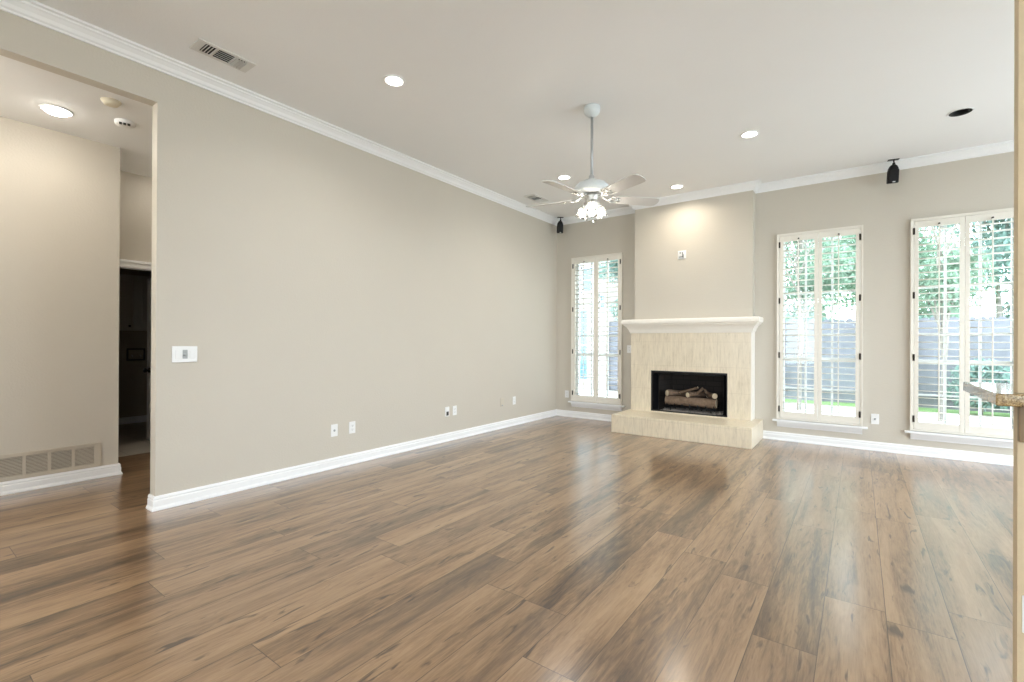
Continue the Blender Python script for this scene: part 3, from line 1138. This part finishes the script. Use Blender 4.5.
M['dome'] = emissive('lit_dome', (1.0, 0.95, 0.86), 60)
M['lens'] = emissive('lit_lens', (1.0, 0.93, 0.82), 30)
can_light(-2.92, 2.42, ZC, 'lit recessed ceiling light nearest the large slatted ceiling vent', CAN_W, SOFT)
can_light(-2.93, 5.07, ZC, 'lit recessed ceiling light above and left of the fan, near the small vent', CAN_W, SOFT)
can_light(-0.86, 5.065, ZC, 'lit recessed ceiling light between the fan and the black unlit fixture', CAN_W, SOFT)
can_light(-1.91, 6.22, ZC, 'lit recessed ceiling light closest above the fireplace breast', CAN_W, WARM)
for i, (x, y) in enumerate(((-0.86, -0.3), (1.2, -0.3), (-0.86, -2.6), (1.2, -2.6), (1.9, 4.2))):  # unseen cans added to brighten the room
    can_light(x, y, ZC, 'added recessed fill light out of view', FILL_CAN_W, SOFT, 'added fill lights out of view')
can_light(-4.93, 0.85, ZH, 'lit recessed ceiling light in the hallway ceiling', HALL_W, WARM, None, 0.098, 0.034)
can_light(-5.75, 1.95, ZH, 'lit recessed ceiling light deeper in the hallway by the laundry door', HALL_W * 0.8, WARM, None, 0.085, 0.03, 70)

t = thing('recessed_light', 'unlit recessed ceiling light with black bowl, alone at the right', 'ceiling light', (dead[0], dead[1], ZC))
m = MB()
r = 0.092
m.lathe([(r, -0.0005), (r, -0.004), (r - 0.008, -0.007), (r - 0.014, -0.004), (r - 0.016, 0.010), (r - 0.022, 0.014)], (*dead, ZC), 36, cap=False)
m.build('trim_ring', M['trim'], t)
m = MB()
m.lathe([(0.0765, -0.0045), (0.056, -0.0025), (0.052, 0.004), (0.050, 0.04), (0.047, 0.08), (0.046, 0.12), (0, 0.12)], (*dead, ZC), 32, cap=False)
m.build('baffle', M['speaker'], t)

# three-way vent (white frame, two cross-slatted ends, lengthwise middle)
def ceiling_vent(cx, cy, label, wide=0.172, long=0.372):
    t = thing('ceiling_vent', label, 'vent', (cx, cy, ZC))
    x0, x1, y0, y1 = cx - wide / 2, cx + wide / 2, cy - long / 2, cy + long / 2
    m = MB()
    z0, z1 = ZC - 0.008, ZC - 0.0005
    fw = 0.024
    m.box(x0, x0 + fw, y0, y1, z0, z1)
    m.box(x1 - fw, x1, y0, y1, z0, z1)
    m.box(x0 + fw, x1 - fw, y0, y0 + 0.05, z0, z1)
    m.box(x0 + fw, x1 - fw, y1 - 0.05, y1, z0, z1)
    ya, yb = y0 + 0.05 + 0.078, y1 - 0.05 - 0.078
    m.box(x0 + fw, x1 - fw, ya - 0.006, ya + 0.006, z0, z1)
    m.box(x0 + fw, x1 - fw, yb - 0.006, yb + 0.006, z0, z1)
    m.build('vent_frame', M['vent'], t)
    m = MB()
    m.box(x0 + fw, x1 - fw, y0 + 0.05, y1 - 0.05, ZC - 0.003, ZC - 0.0005)
    m.build('duct', M['vent_dark'], t)

    def slat(axis, p, a0, a1, tilt):
        m = MB()
        if axis == 'x':
            R = Matrix.Translation((p, 0, ZC - 0.012)) @ Matrix.Rotation(tilt, 4, 'Y')
            m.box(-0.0085, 0.0085, a0, a1, -0.0009, 0.0009, R)
        else:
            R = Matrix.Translation((0, p, ZC - 0.012)) @ Matrix.Rotation(tilt, 4, 'X')
            m.box(a0, a1, -0.0085, 0.0085, -0.0009, 0.0009, R)
        m.build('slat', M['vent'], t)
    for i in range(5):
        slat('x', x0 + fw + 0.012 + i * 0.025, ya + 0.006, yb - 0.006, math.radians(36))
    for i in range(4):
        slat('y', y0 + 0.058 + i * 0.0185, x0 + fw, x1 - fw, math.radians(42))
        slat('y', yb + 0.014 + i * 0.0185, x0 + fw, x1 - fw, math.radians(-64))
    return t


ceiling_vent(-3.655, 1.497, 'large slatted metal vent in the ceiling beside the crown moulding, nearest the hallway')
ceiling_vent(-3.675, 5.58, 'small dark vent in the far ceiling near the room corner, left of the fan')

# hall smoke detector and cream disc
t = thing('smoke_detector', 'cream round detector on the hallway ceiling, the one nearer the header', 'detector', (-4.418, 1.052, ZH))
m = MB()
m.lathe([(0.055, -0.0005), (0.055, -0.012), (0.050, -0.018), (0.040, -0.030), (0.020, -0.034), (0, -0.034)], (-4.418, 1.052, ZH), 32, cap=False)
m.build('cover', M['cream'], t)
m = MB()
m.lathe([(0.060, -0.0005), (0.060, -0.006), (0.0555, -0.008)], (-4.418, 1.052, ZH), 32, cap=False)
m.build('base_plate', M['cream'], t)
t = thing('smoke_detector', 'white round smoke detector with dark sensor slot on the hallway ceiling', 'detector', (-4.75, 1.22, ZH))
m = MB()
m.lathe([(0.068, -0.0005), (0.068, -0.016), (0.064, -0.026), (0.052, -0.034), (0, -0.036)], (-4.75, 1.22, ZH), 36, cap=False)
m.build('cover', M['plate'], t)
m = MB()
RM = Matrix.Translation((-4.75, 1.22, ZH)) @ Matrix.Rotation(math.radians(-16), 4, 'Z')
for k in range(3):
    m.rbox(0.030, 0.062, -0.036 + k * 0.026, -0.018 + k * 0.026, -0.0375, -0.028, 0.002, RM)
m.build('sensor_slot', M['slot'], t)


# ================================================================== SPEAKERS
def speaker(cx, cy, zt, yaw, label):
    """small rounded satellite speaker hung from a ceiling bracket"""
    t = thing('speaker', label, 'speaker', (cx, cy, zt), 'black satellite speakers')
    W_ = Matrix.Translation((cx, cy, zt)) @ Matrix.Rotation(yaw, 4, 'Z')
    m = MB()
    m.rbox(-0.050, 0.050, -0.022, 0.022, -0.0075, -0.0005, 0.002, W_)
    m.tube([W_ @ Vector(p) for p in ((0.004, 0, -0.007), (0.004, 0, -0.045), (-0.006, -0.015, -0.075))], 0.009, 10)
    b = bmesh.new()
    bmesh.ops.create_uvsphere(b, u_segments=14, v_segments=10, radius=0.015)
    m.merge(b, W_ @ Matrix.Translation((0.004, 0, -0.048)))
    m.build('bracket', M['black'], t)
    m = MB()
    BW = W_ @ Matrix.Translation((-0.01, -0.030, -0.165)) @ Matrix.Rotation(math.radians(12), 4, 'X')
    prof = [(-0.100, 0.046, 0.046), (-0.094, 0.050, 0.05), (-0.04, 0.050, 0.052), (0.02, 0.049, 0.052), (0.055, 0.043, 0.047), (0.080, 0.032, 0.036), (0.094, 0.018, 0.02)]
    rings = []
    for z, hx, hy in prof:
        ring = []
        for k in range(24):
            a = 2 * math.pi * k / 24
            ca, sa = math.cos(a), math.sin(a)
            ring.append(m.bm.verts.new(BW @ Vector((hx * math.copysign(abs(ca) ** 0.55, ca), hy * math.copysign(abs(sa) ** 0.55, sa), z))))
        rings.append(ring)
    for A, B in zip(rings, rings[1:]):
        for k in range(24):
            m.bm.faces.new((A[k], A[(k + 1) % 24], B[(k + 1) % 24], B[k])).smooth = True
    m.bm.faces.new(rings[0])
    m.bm.faces.new(rings[-1])
    m.build('cabinet', M['speaker'], t)
    m = MB()
    m.rbox(-0.042, 0.042, -0.0575, -0.050, -0.085, 0.040, 0.003, BW)
    m.build('speaker_grille', M['speaker'], t)
    m = MB()
    m.rbox(-0.012, 0.012, -0.0605, -0.0575, -0.094, -0.083, 0.001, BW)
    m.build('badge', M['chrome'], t)
    return t


speaker(0.305, 6.685, ZC, math.radians(10), 'black satellite speaker hanging near the ceiling between the two right windows')
speaker(-3.915, 6.66, ZC, math.radians(40), 'black satellite speaker hanging in the far left corner of the ceiling')


# ================================================================== WALL PLATES
def plate_left(y, z, label, kind='duplex', mat='plate', w=0.072, h=0.117):
    """cover plate on the left wall (facing +X)"""
    return plate_any(Matrix.Translation((XL, y, z)) @ Matrix.Rotation(math.pi / 2, 4, 'Z'), label, kind, mat, w, h)


def plate_back(x, z, label, kind='duplex', mat='plate', w=0.072, h=0.117, y=YB):
    return plate_any(Matrix.Translation((x, y, z)), label, kind, mat, w, h)


def plate_any(Wm, label, kind, mat, w, h):
    loc = Wm.translation
    cat = {'switch': 'switch', 'duplex': 'outlet', 'jack': 'outlet', 'port': 'outlet', 'blank': 'cover plate'}[kind]
    nm = {'switch': 'light_switch', 'duplex': 'wall_outlet', 'jack': 'wall_outlet', 'port': 'wall_outlet', 'blank': 'cover_plate'}[kind]
    t = thing(nm, label, cat, tuple(loc))
    m = MB()
    m.rbox(-w / 2, w / 2, -0.006, -0.0005, -h / 2, h / 2, 0.002, Wm)
    m.build('face_plate', M[mat], t)
    if kind == 'duplex':
        for s in (-1, 1):
            m = MB()
            m.rbox(-0.017, 0.017, -0.0085, -0.006, s * 0.0195 - 0.014, s * 0.0195 + 0.014, 0.002, Wm)
            so = m.build('socket', M[mat], t)
            m = MB()
            for dx in (-0.0065, 0.0065):
                m.box(dx - 0.0012, dx + 0.0012, -0.0088, -0.0082, s * 0.0195 - 0.002, s * 0.0195 + 0.007, Wm)
            m.box(-0.002, 0.002, -0.0088, -0.0082, s * 0.0195 - 0.009, s * 0.0195 - 0.005, Wm)
            m.build('slots', M['slot'], so)
    elif kind == 'jack':
        m = MB()
        JM = Wm @ Matrix.Rotation(math.pi / 2, 4, 'X')
        m.lathe([(0.011, 0.006), (0.011, 0.009), (0.006, 0.0095), (0.006, 0.014), (0, 0.014)], (0, 0, 0), 14, JM)
        m.build('coaxial_jack', M['grey_detail'], t)
    elif kind == 'port':
        m = MB()
        m.rbox(-0.016, 0.016, -0.0165, -0.006, -0.047, 0.002, 0.003, Wm)
        m.build('black_plug', M['slot'], t)
        m = MB()
        m.rbox(-0.014, 0.014, -0.0085, -0.006, 0.012, 0.042, 0.002, Wm)
        m.build('socket', M[mat], t)
    elif kind == 'blank':
        m = MB()
        for s in (-1, 1):
            m.lathe([(0.004, 0.006), (0.004, 0.008), (0, 0.008)], (0, s * 0.040, 0), 10, Wm @ Matrix.Rotation(math.pi / 2, 4, 'X'))
        m.build('screw', M[mat], t)
        m = MB()
        m.rbox(-0.016, 0.016, -0.010, -0.006, -0.052, -0.036, 0.002, Wm)
        m.build('knockout', M['grey_detail'], t)
    return t


plate_left(2.665, 0.361, 'white cable plate low on the long left wall, first after the hallway opening', 'jack')
plate_left(2.865, 0.361, 'white duplex outlet low on the long left wall, right beside the first cable plate')
plate_left(4.214, 0.361, 'white outlet with a black plug, midway along the base of the left wall', 'port')
plate_left(4.347, 0.361, 'white duplex outlet just right of the outlet with the black plug')
plate_left(5.323, 0.366, 'wall-coloured cover plate low on the left wall toward the far corner', 'blank', 'beige_plate')
plate_left(5.612, 0.362, 'white duplex outlet low on the left wall, closest to the far corner')
plate_back(-3.863, 0.368, 'white duplex outlet between the far corner and the left window')
plate_back(0.154, 0.359, 'white cable plate under the black speaker, between the two right windows', 'jack')
plate_back(-2.79, 1.12, 'white plate beside the fireplace surround, next to the left window', 'duplex')
plate_back(0.45, 0.378, 'white outlet low on the tan wall edge at far right', 'duplex', 'plate', 0.072, 0.117, 2.14)

# wide switch plate with rocker, fan dial and slide
t = thing('light_switch', 'white three-gang switch plate on the left wall beside the hallway opening', 'switch', (XL, 1.409, 1.117))
SWM = Matrix.Translation((XL, 1.409, 1.117)) @ Matrix.Rotation(math.pi / 2, 4, 'Z')
m = MB()
m.rbox(-0.083, 0.083, -0.009, -0.0005, -0.060, 0.060, 0.003, SWM)
m.build('face_plate', M['plate'], t)
m = MB()
m.rbox(-0.062, -0.030, -0.014, -0.009, -0.033, 0.033, 0.003, SWM)
m.build('rocker', M['plate'], t)
m = MB()
m.rbox(-0.016, 0.016, -0.012, -0.009, -0.033, 0.033, 0.002, SWM)
m.lathe([(0.012, 0.012), (0.011, 0.022), (0, 0.023)], (0.0, -0.004, 0), 18, SWM @ Matrix.Rotation(math.pi / 2, 4, 'X'))
m.build('dial', M['grey_detail'], t)
m = MB()
m.rbox(0.030, 0.062, -0.013, -0.009, -0.033, 0.033, 0.003, SWM)
m.rbox(0.034, 0.058, -0.017, -0.013, 0.006, 0.014, 0.001, SWM)
m.build('slider', M['plate'], t)

# return-air grille in the hall
t = thing('return_air_grille', 'beige return air grille low on the hallway wall above the baseboard', 'vent', (XH, 0.7, 0.105))
m = MB()
gy0, gy1, gz0, gz1 = 0.16, 1.235, 0.105, 0.312
gx0, gx1 = XH + 0.0005, XH + 0.010
cells = [(1.190 - 0.148 * k - 0.128, 1.190 - 0.148 * k) for k in range(7)]
m.slab('x', gx0, gx1, gy0, gy1, gz0, gz1, [(a, b, 0.135, 0.283) for a, b in cells])
m.box(gx1, gx1 + 0.010, gy0, gy1 - 0.005, gz1 - 0.008, gz1 + 0.003)
m.build('grille_frame', M['grille'], t)
m = MB()
m.box(XH + 0.0004, XH + 0.003, cells[-1][0], cells[0][1], 0.135, 0.283)
m.build('filter', M['grille_dark'], t)
m = MB()
for a, b in cells:
    for k in range(13):
        z = 0.141 + k * 0.0113
        R = Matrix.Translation((XH + 0.007, 0, z)) @ Matrix.Rotation(math.radians(38), 4, 'Y')
        m.box(-0.0045, 0.0045, a, b, -0.0007, 0.0007, R)
m.build('fins', M['grille'], t)

# ================================================================== GRANITE LEDGE
t = thing('granite_bar_ledge', 'polished brown granite ledge jutting from the tan wall edge at right', 'counter', (0.62, 2.37, 1.028))
m = MB()
m.rbox(0.346, 1.85, 2.082, 2.66, 1.028, 1.066, 0.004)
m.build('counter_slab', M['granite'], t)
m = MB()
m.rbox(PX - 0.001, PX + 0.022, 2.118, 2.1395, 0.915, 1.0278, 0.003)  # thin brown strip drawn for the shade on the wall below the slab
m.build('shade_strip', M['bracket'], t)  # 'bracket' here is only the brown of the shade strip

# ================================================================== LAUNDRY CABINET
t = thing('wall_cabinet', 'grey panelled wall cabinet in the dark laundry room', 'cabinet', (-8.4, 2.0, 1.36))
m = MB()
m.box(-8.5995, -8.27, 1.2, 2.75, 1.36, 2.14)
m.build('carcass', M['cabinet'], t)
for y0, y1 in ((1.21, 1.70), (1.72, 2.21), (2.23, 2.74)):
    m = MB()
    m.slab('x', -8.27, -8.25, y0, y1, 1.375, 2.125, [(y0 + 0.07, y1 - 0.07, 1.445, 2.055)])
    m.box(-8.27, -8.262, y0 + 0.07, y1 - 0.07, 1.445, 2.055)
    m.box(-8.262, -8.254, y0 + 0.10, y1 - 0.10, 1.475, 2.025)
    d = m.build('door', M['cabinet'], t)
    m = MB()
    m.lathe([(0.008, 0), (0.008, 0.014), (0.016, 0.020), (0.012, 0.028), (0, 0.03)], (0, 0, 0), 14,
            Matrix.Translation((-8.25, y1 - 0.03, 1.42)) @ Matrix.Rotation(math.pi / 2, 4, 'Y'))
    m.build('knob', M['black'], d)
t = thing('washer_outlet_box', 'dark recessed washer hookup box on the laundry wall', 'utility box', (-8.6, 2.36, 1.0))
m = MB()
m.slab('x', -8.5995, -8.585, 2.24, 2.46, 0.92, 1.10, [(2.26, 2.44, 0.94, 1.08)])
m.build('box_frame', M['slot'], t)
m = MB()
for y in (2.30, 2.40):
    m.tube([(-8.597, y, 1.0), (-8.56, y, 1.0), (-8.56, y, 0.97)], 0.008, 8)
m.build('valve', M['chrome'], t)

# ================================================================== OUTSIDE
m = MB()
m.box(-16, 16, -14, 26, -0.35, -0.16)
structure(m.build('ground', M['grass']))
m = MB()
m.box(-10, 12, 6.96, 12.0, -0.16, -0.10)
m.box(-6, 12, -9.0, YR - 0.1, -0.16, -0.10)
m.box(XR + 0.1, 12, YR - 0.1, 6.96, -0.16, -0.10)
structure(m.build('patio', M['concrete']))

# timber fence across the garden
FYY = 13.3
fn = thing('garden_fence', 'grey weathered wooden fence across the garden behind the windows', 'fence', (1, FYY, -0.16))
m = MB()
x = -4.15
fr = random.Random(5)
while x < 11:
    z1 = 1.78 + fr.uniform(-0.012, 0.012)
    m.box(x, x + 0.1445, FYY, FYY + 0.018, -0.14, z1 - 0.03)
    m.box(x + 0.02, x + 0.118, FYY, FYY + 0.018, z1 - 0.03, z1)
    x += 0.145
x = -5.54
while x < -4.2:                                     # short return to the corner of the house
    z1 = 1.78 + fr.uniform(-0.012, 0.012)
    m.box(x, x + 0.1445, 12.1, 12.118, -0.14, z1)
    x += 0.145
m.build('fence_boards', M['fence'], fn)
m = MB()
for z in (0.1, 0.85, 1.45):
    m.box(-4.15, 11, FYY - 0.045, FYY, z, z + 0.09)
    m.box(-5.54, -4.1, 12.06, 12.1, z, z + 0.09)
m.build('fence_rail', M['fence'], fn)
for k in range(7):
    m = MB()
    xx = -4.1 + k * 2.5
    m.box(xx, xx + 0.09, FYY - 0.14, FYY - 0.046, -0.16, 1.85)
    m.box(xx - 0.015, xx + 0.105, FYY - 0.155, FYY - 0.03, 1.85, 1.88)
    m.build('fence_post', M['fence'], fn)

# neighbouring house of pale brick
hs = thing('neighbor_house', 'pale brick house with blue-glazed windows seen through the left window', 'house', (-9.5, 15, -0.16))
HX0, HX1, HY0, HY1 = -14.0, -5.55, 12.0, 18.0
wins = [(-6.78, -6.15, 0.12, 2.15), (-6.40, -6.02, 2.62, 3.35), (-5.84, -5.62, 2.15, 2.55), (-8.6, -7.6, 0.9, 2.2)]
m = MB()
m.slab('y', HY0, HY0 + 0.2, HX0, HX1, -0.16, 5.4, wins)
m.box(HX0, HX1, HY0 + 0.2, HY1, -0.16, 5.4)
m.build('wall', M['house'], hs)
m = MB()
m.hull([(HX0 - .5, HY0 - .5, 5.4), (HX1 + .5, HY0 - .5, 5.4), (HX1 + .5, HY1 + .5, 5.4), (HX0 - .5, HY1 + .5, 5.4), (HX0 + 2.5, 15, 7.6), (HX1 - 2.5, 15, 7.6)],
       [(0, 1, 2, 3), (0, 1, 5, 4), (1, 2, 5), (2, 3, 4, 5), (3, 0, 4)])
m.build('roof', M['roof'], hs)
for x0, x1, z0, z1 in wins:
    m = MB()
    for a, b in ((x0, x0 + 0.04), (x1 - 0.04, x1)):
        m.box(a, b, HY0 + 0.05, HY0 + 0.15, z0, z1)
    for a, b in ((z0, z0 + 0.04), (z1 - 0.04, z1), ((z0 + z1) / 2 - 0.02, (z0 + z1) / 2 + 0.02)):
        m.box(x0, x1, HY0 + 0.05, HY0 + 0.15, a, b)
    w = m.build('window', M['sash'], hs)
    m = MB()
    m.box(x0 + 0.03, x1 - 0.03, HY0 + 0.09, HY0 + 0.11, z0 + 0.03, z1 - 0.03)
    m.build('pane', M['dark_glass'], w)


def tree(x, y, height, spread, low, mat, label, seed, nleaf=9000, leaf=0.06, trunk_r=0.09):
    R = random.Random(seed)
    t = thing('garden_tree', label, 'tree', (x, y, -0.16), 'trees beyond the windows')
    m = MB()
    m.tube([(x, y, -0.16), (x + 0.05, y, height * 0.3), (x - 0.04, y + 0.04, height * 0.6), (x, y, height * 0.85)], trunk_r, 10, trunk_r * 0.3)
    blobs = []
    for k in range(13):
        a = R.uniform(0, 6.28)
        zz = R.uniform(low, height)
        f = 1 - 0.55 * abs((zz - low) / max(.1, height - low) - 0.4)
        rr = spread * f * R.uniform(0.25, 0.8)
        p = Vector((x + rr * math.cos(a), y + rr * math.sin(a), zz))
        blobs.append((p, spread * R.uniform(0.32, 0.55)))
        z0 = max(0.6, zz - 1.0)
        m.tube([(x, y, z0), tuple((Vector((x, y, z0)) + p) / 2 + Vector((0, 0, 0.1))), tuple(p)], trunk_r * 0.35, 6, 0.012)
    m.build('trunk', M['bark'], t)
    m = MB()
    for k in range(nleaf):
        c_, r_ = blobs[k % len(blobs)]
        d = Vector((R.gauss(0, 1), R.gauss(0, 1), R.gauss(0, 1))).normalized() * r_ * (R.random() ** 0.45)
        p = c_ + Vector((d.x, d.y, d.z * 0.8))
        q = Matrix.Translation(p) @ Matrix.Rotation(R.uniform(0, 6.28), 4, 'Z') @ Matrix.Rotation(R.uniform(-1.2, 1.2), 4, 'X')
        s = leaf * R.uniform(0.6, 1.3)
        m.hull([(-s * .45, 0, 0), (0, -s * .8, 0.01), (s * .45, 0, 0), (0, s * .8, -0.01)], [(0, 1, 2, 3)], q)
    m.build('crown', M[mat], t)
    return t


tree(-4.4, 10.9, 4.3, 0.9, 2.0, 'leaf_b', 'blue-green tree in front of the fence, seen through the left window', 1)
tree(-0.95, 10.9, 4.6, 1.0, 2.3, 'leaf_a', 'pale green tree with thin trunk before the fence, seen through the middle window', 2, trunk_r=0.05)
tree(-1.5, 18.8, 7.0, 2.2, 0.9, 'leaf_a', 'large pale green tree behind the fence, seen through the middle window', 3, 24000, 0.095)
tree(-5.9, 22.0, 6.5, 2.1, 1.5, 'leaf_b', 'blue-green tree behind the fence, beside the pale brick house', 4, 12000, 0.085)
tree(1.15, 10.9, 4.4, 0.8, 1.8, 'leaf_a', 'pale green tree before the fence, seen through the right window', 5, 6000, trunk_r=0.06)
tree(3.1, 18.6, 7.0, 2.2, 0.8, 'leaf_b', 'large blue-green tree behind the fence, seen through the right window', 6, 24000, 0.095)
tree(8.4, 18.6, 6.2, 2.2, 1.3, 'leaf_a', 'pale green tree behind the fence, far right beyond the right window', 7, 12000, 0.085)
tree(0.7, 25.0, 7.0, 3.0, 0.6, 'leaf_a', 'tall pale green tree furthest back, between the middle and right windows', 8, 22000, 0.12)


def shrub(x, y, r, mat, label, seed, n=1500, leaf=0.07):
    R = random.Random(seed)
    t = thing('garden_shrub', label, 'shrub', (x, y, -0.16), 'shrubs along the fence')
    m = MB()
    for k in range(5):
        a = R.uniform(0, 6.28)
        m.tube([(x, y, -0.16), (x + r * .4 * math.cos(a), y + r * .4 * math.sin(a), r * 0.9)], 0.018, 6, 0.006)
    m.build('stems', M['bark'], t)
    m = MB()
    for k in range(n):
        d = Vector((R.gauss(0, 1), R.gauss(0, 1), R.gauss(0, 1))).normalized() * r * (R.random() ** 0.4)
        p = Vector((x, y, r * 0.8 - 0.05)) + Vector((d.x, d.y * .7, abs(d.z) if d.z < -r * .7 else d.z))
        q = Matrix.Translation(p) @ Matrix.Rotation(R.uniform(0, 6.28), 4, 'Z') @ Matrix.Rotation(R.uniform(-1.2, 1.2), 4, 'X')
        s = leaf * R.uniform(0.6, 1.3)
        m.hull([(-s * .45, 0, 0), (0, -s * .8, 0.01), (s * .45, 0, 0), (0, s * .8, -0.01)], [(0, 1, 2, 3)], q)
    m.build('foliage', M[mat], t)


for i, (x, r, mt, lb) in enumerate(((-3.6, 0.5, 'leaf_a', 'low green shrub at the fence, nearest the pale brick house'),
                                    (1.9, 0.55, 'leaf_b', 'low blue-green shrub at the fence, seen through the right window'),
                                    (3.0, 0.5, 'leaf_a', 'low pale green shrub at the fence, furthest right'))):
    shrub(x, 12.6, r, mt, lb, 20 + i)
for i, (x, y, r, mt, lb) in enumerate(((-1.05, 15.2, 1.1, 'leaf_b', 'tall bush rising behind the fence, seen through the middle window'),
                                       (1.1, 15.2, 0.9, 'leaf_a', 'tall bush rising behind the fence, in the left panel of the right window'),
                                       (3.3, 15.2, 1.1, 'leaf_b', 'tall bush rising behind the fence, in the right panel of the right window'))):
    shrub(x, y, r, mt, lb, 40 + i, 7000, 0.10)

# ================================================================== GLOBES added out of view to fill room and hall with light
GR = 0.13
M['globe'] = emissive('fill_glow', SOFT, FILL_GLOBE_W / (math.pi * 4 * math.pi * GR ** 2))
M['hall_fill_globe'] = emissive('hall_fill_glow', (1.0, 0.93, 0.82), 46.0 / (math.pi * 4 * math.pi * GR ** 2))
for x, y, z, zc, mt, lb in ((1.9, -2.9, 2.3, ZC, 'globe', 'added opal globe fill light, unseen, behind the viewpoint'),
                            (2.8, -1.2, 2.3, ZC, 'globe', 'added opal globe fill light, unseen, behind the viewpoint'),
                            (-4.8, -0.55, 2.66, ZH, 'hall_fill_globe', 'added opal globe fill light in the hallway, beyond the left edge')):
    t = thing('fill_globe', lb, 'pendant lamp', (x, y, z))
    if x > 0:
        t['group'] = 'added fill globes behind the viewpoint'
    m = MB()
    m.lathe([(0, GR), (GR * .38, GR * .92), (GR * .71, GR * .71), (GR * .92, GR * .38), (GR, 0), (GR * .92, -GR * .38), (GR * .71, -GR * .71), (GR * .38, -GR * .92), (0, -GR)], (x, y, z), 24)
    m.build('globe', M[mt], t)  # glowing ball of the added fill light
    m = MB()
    m.tube([(x, y, z + GR), (x, y, zc)], 0.006, 8)
    m.build('stem', M['chrome'], t)
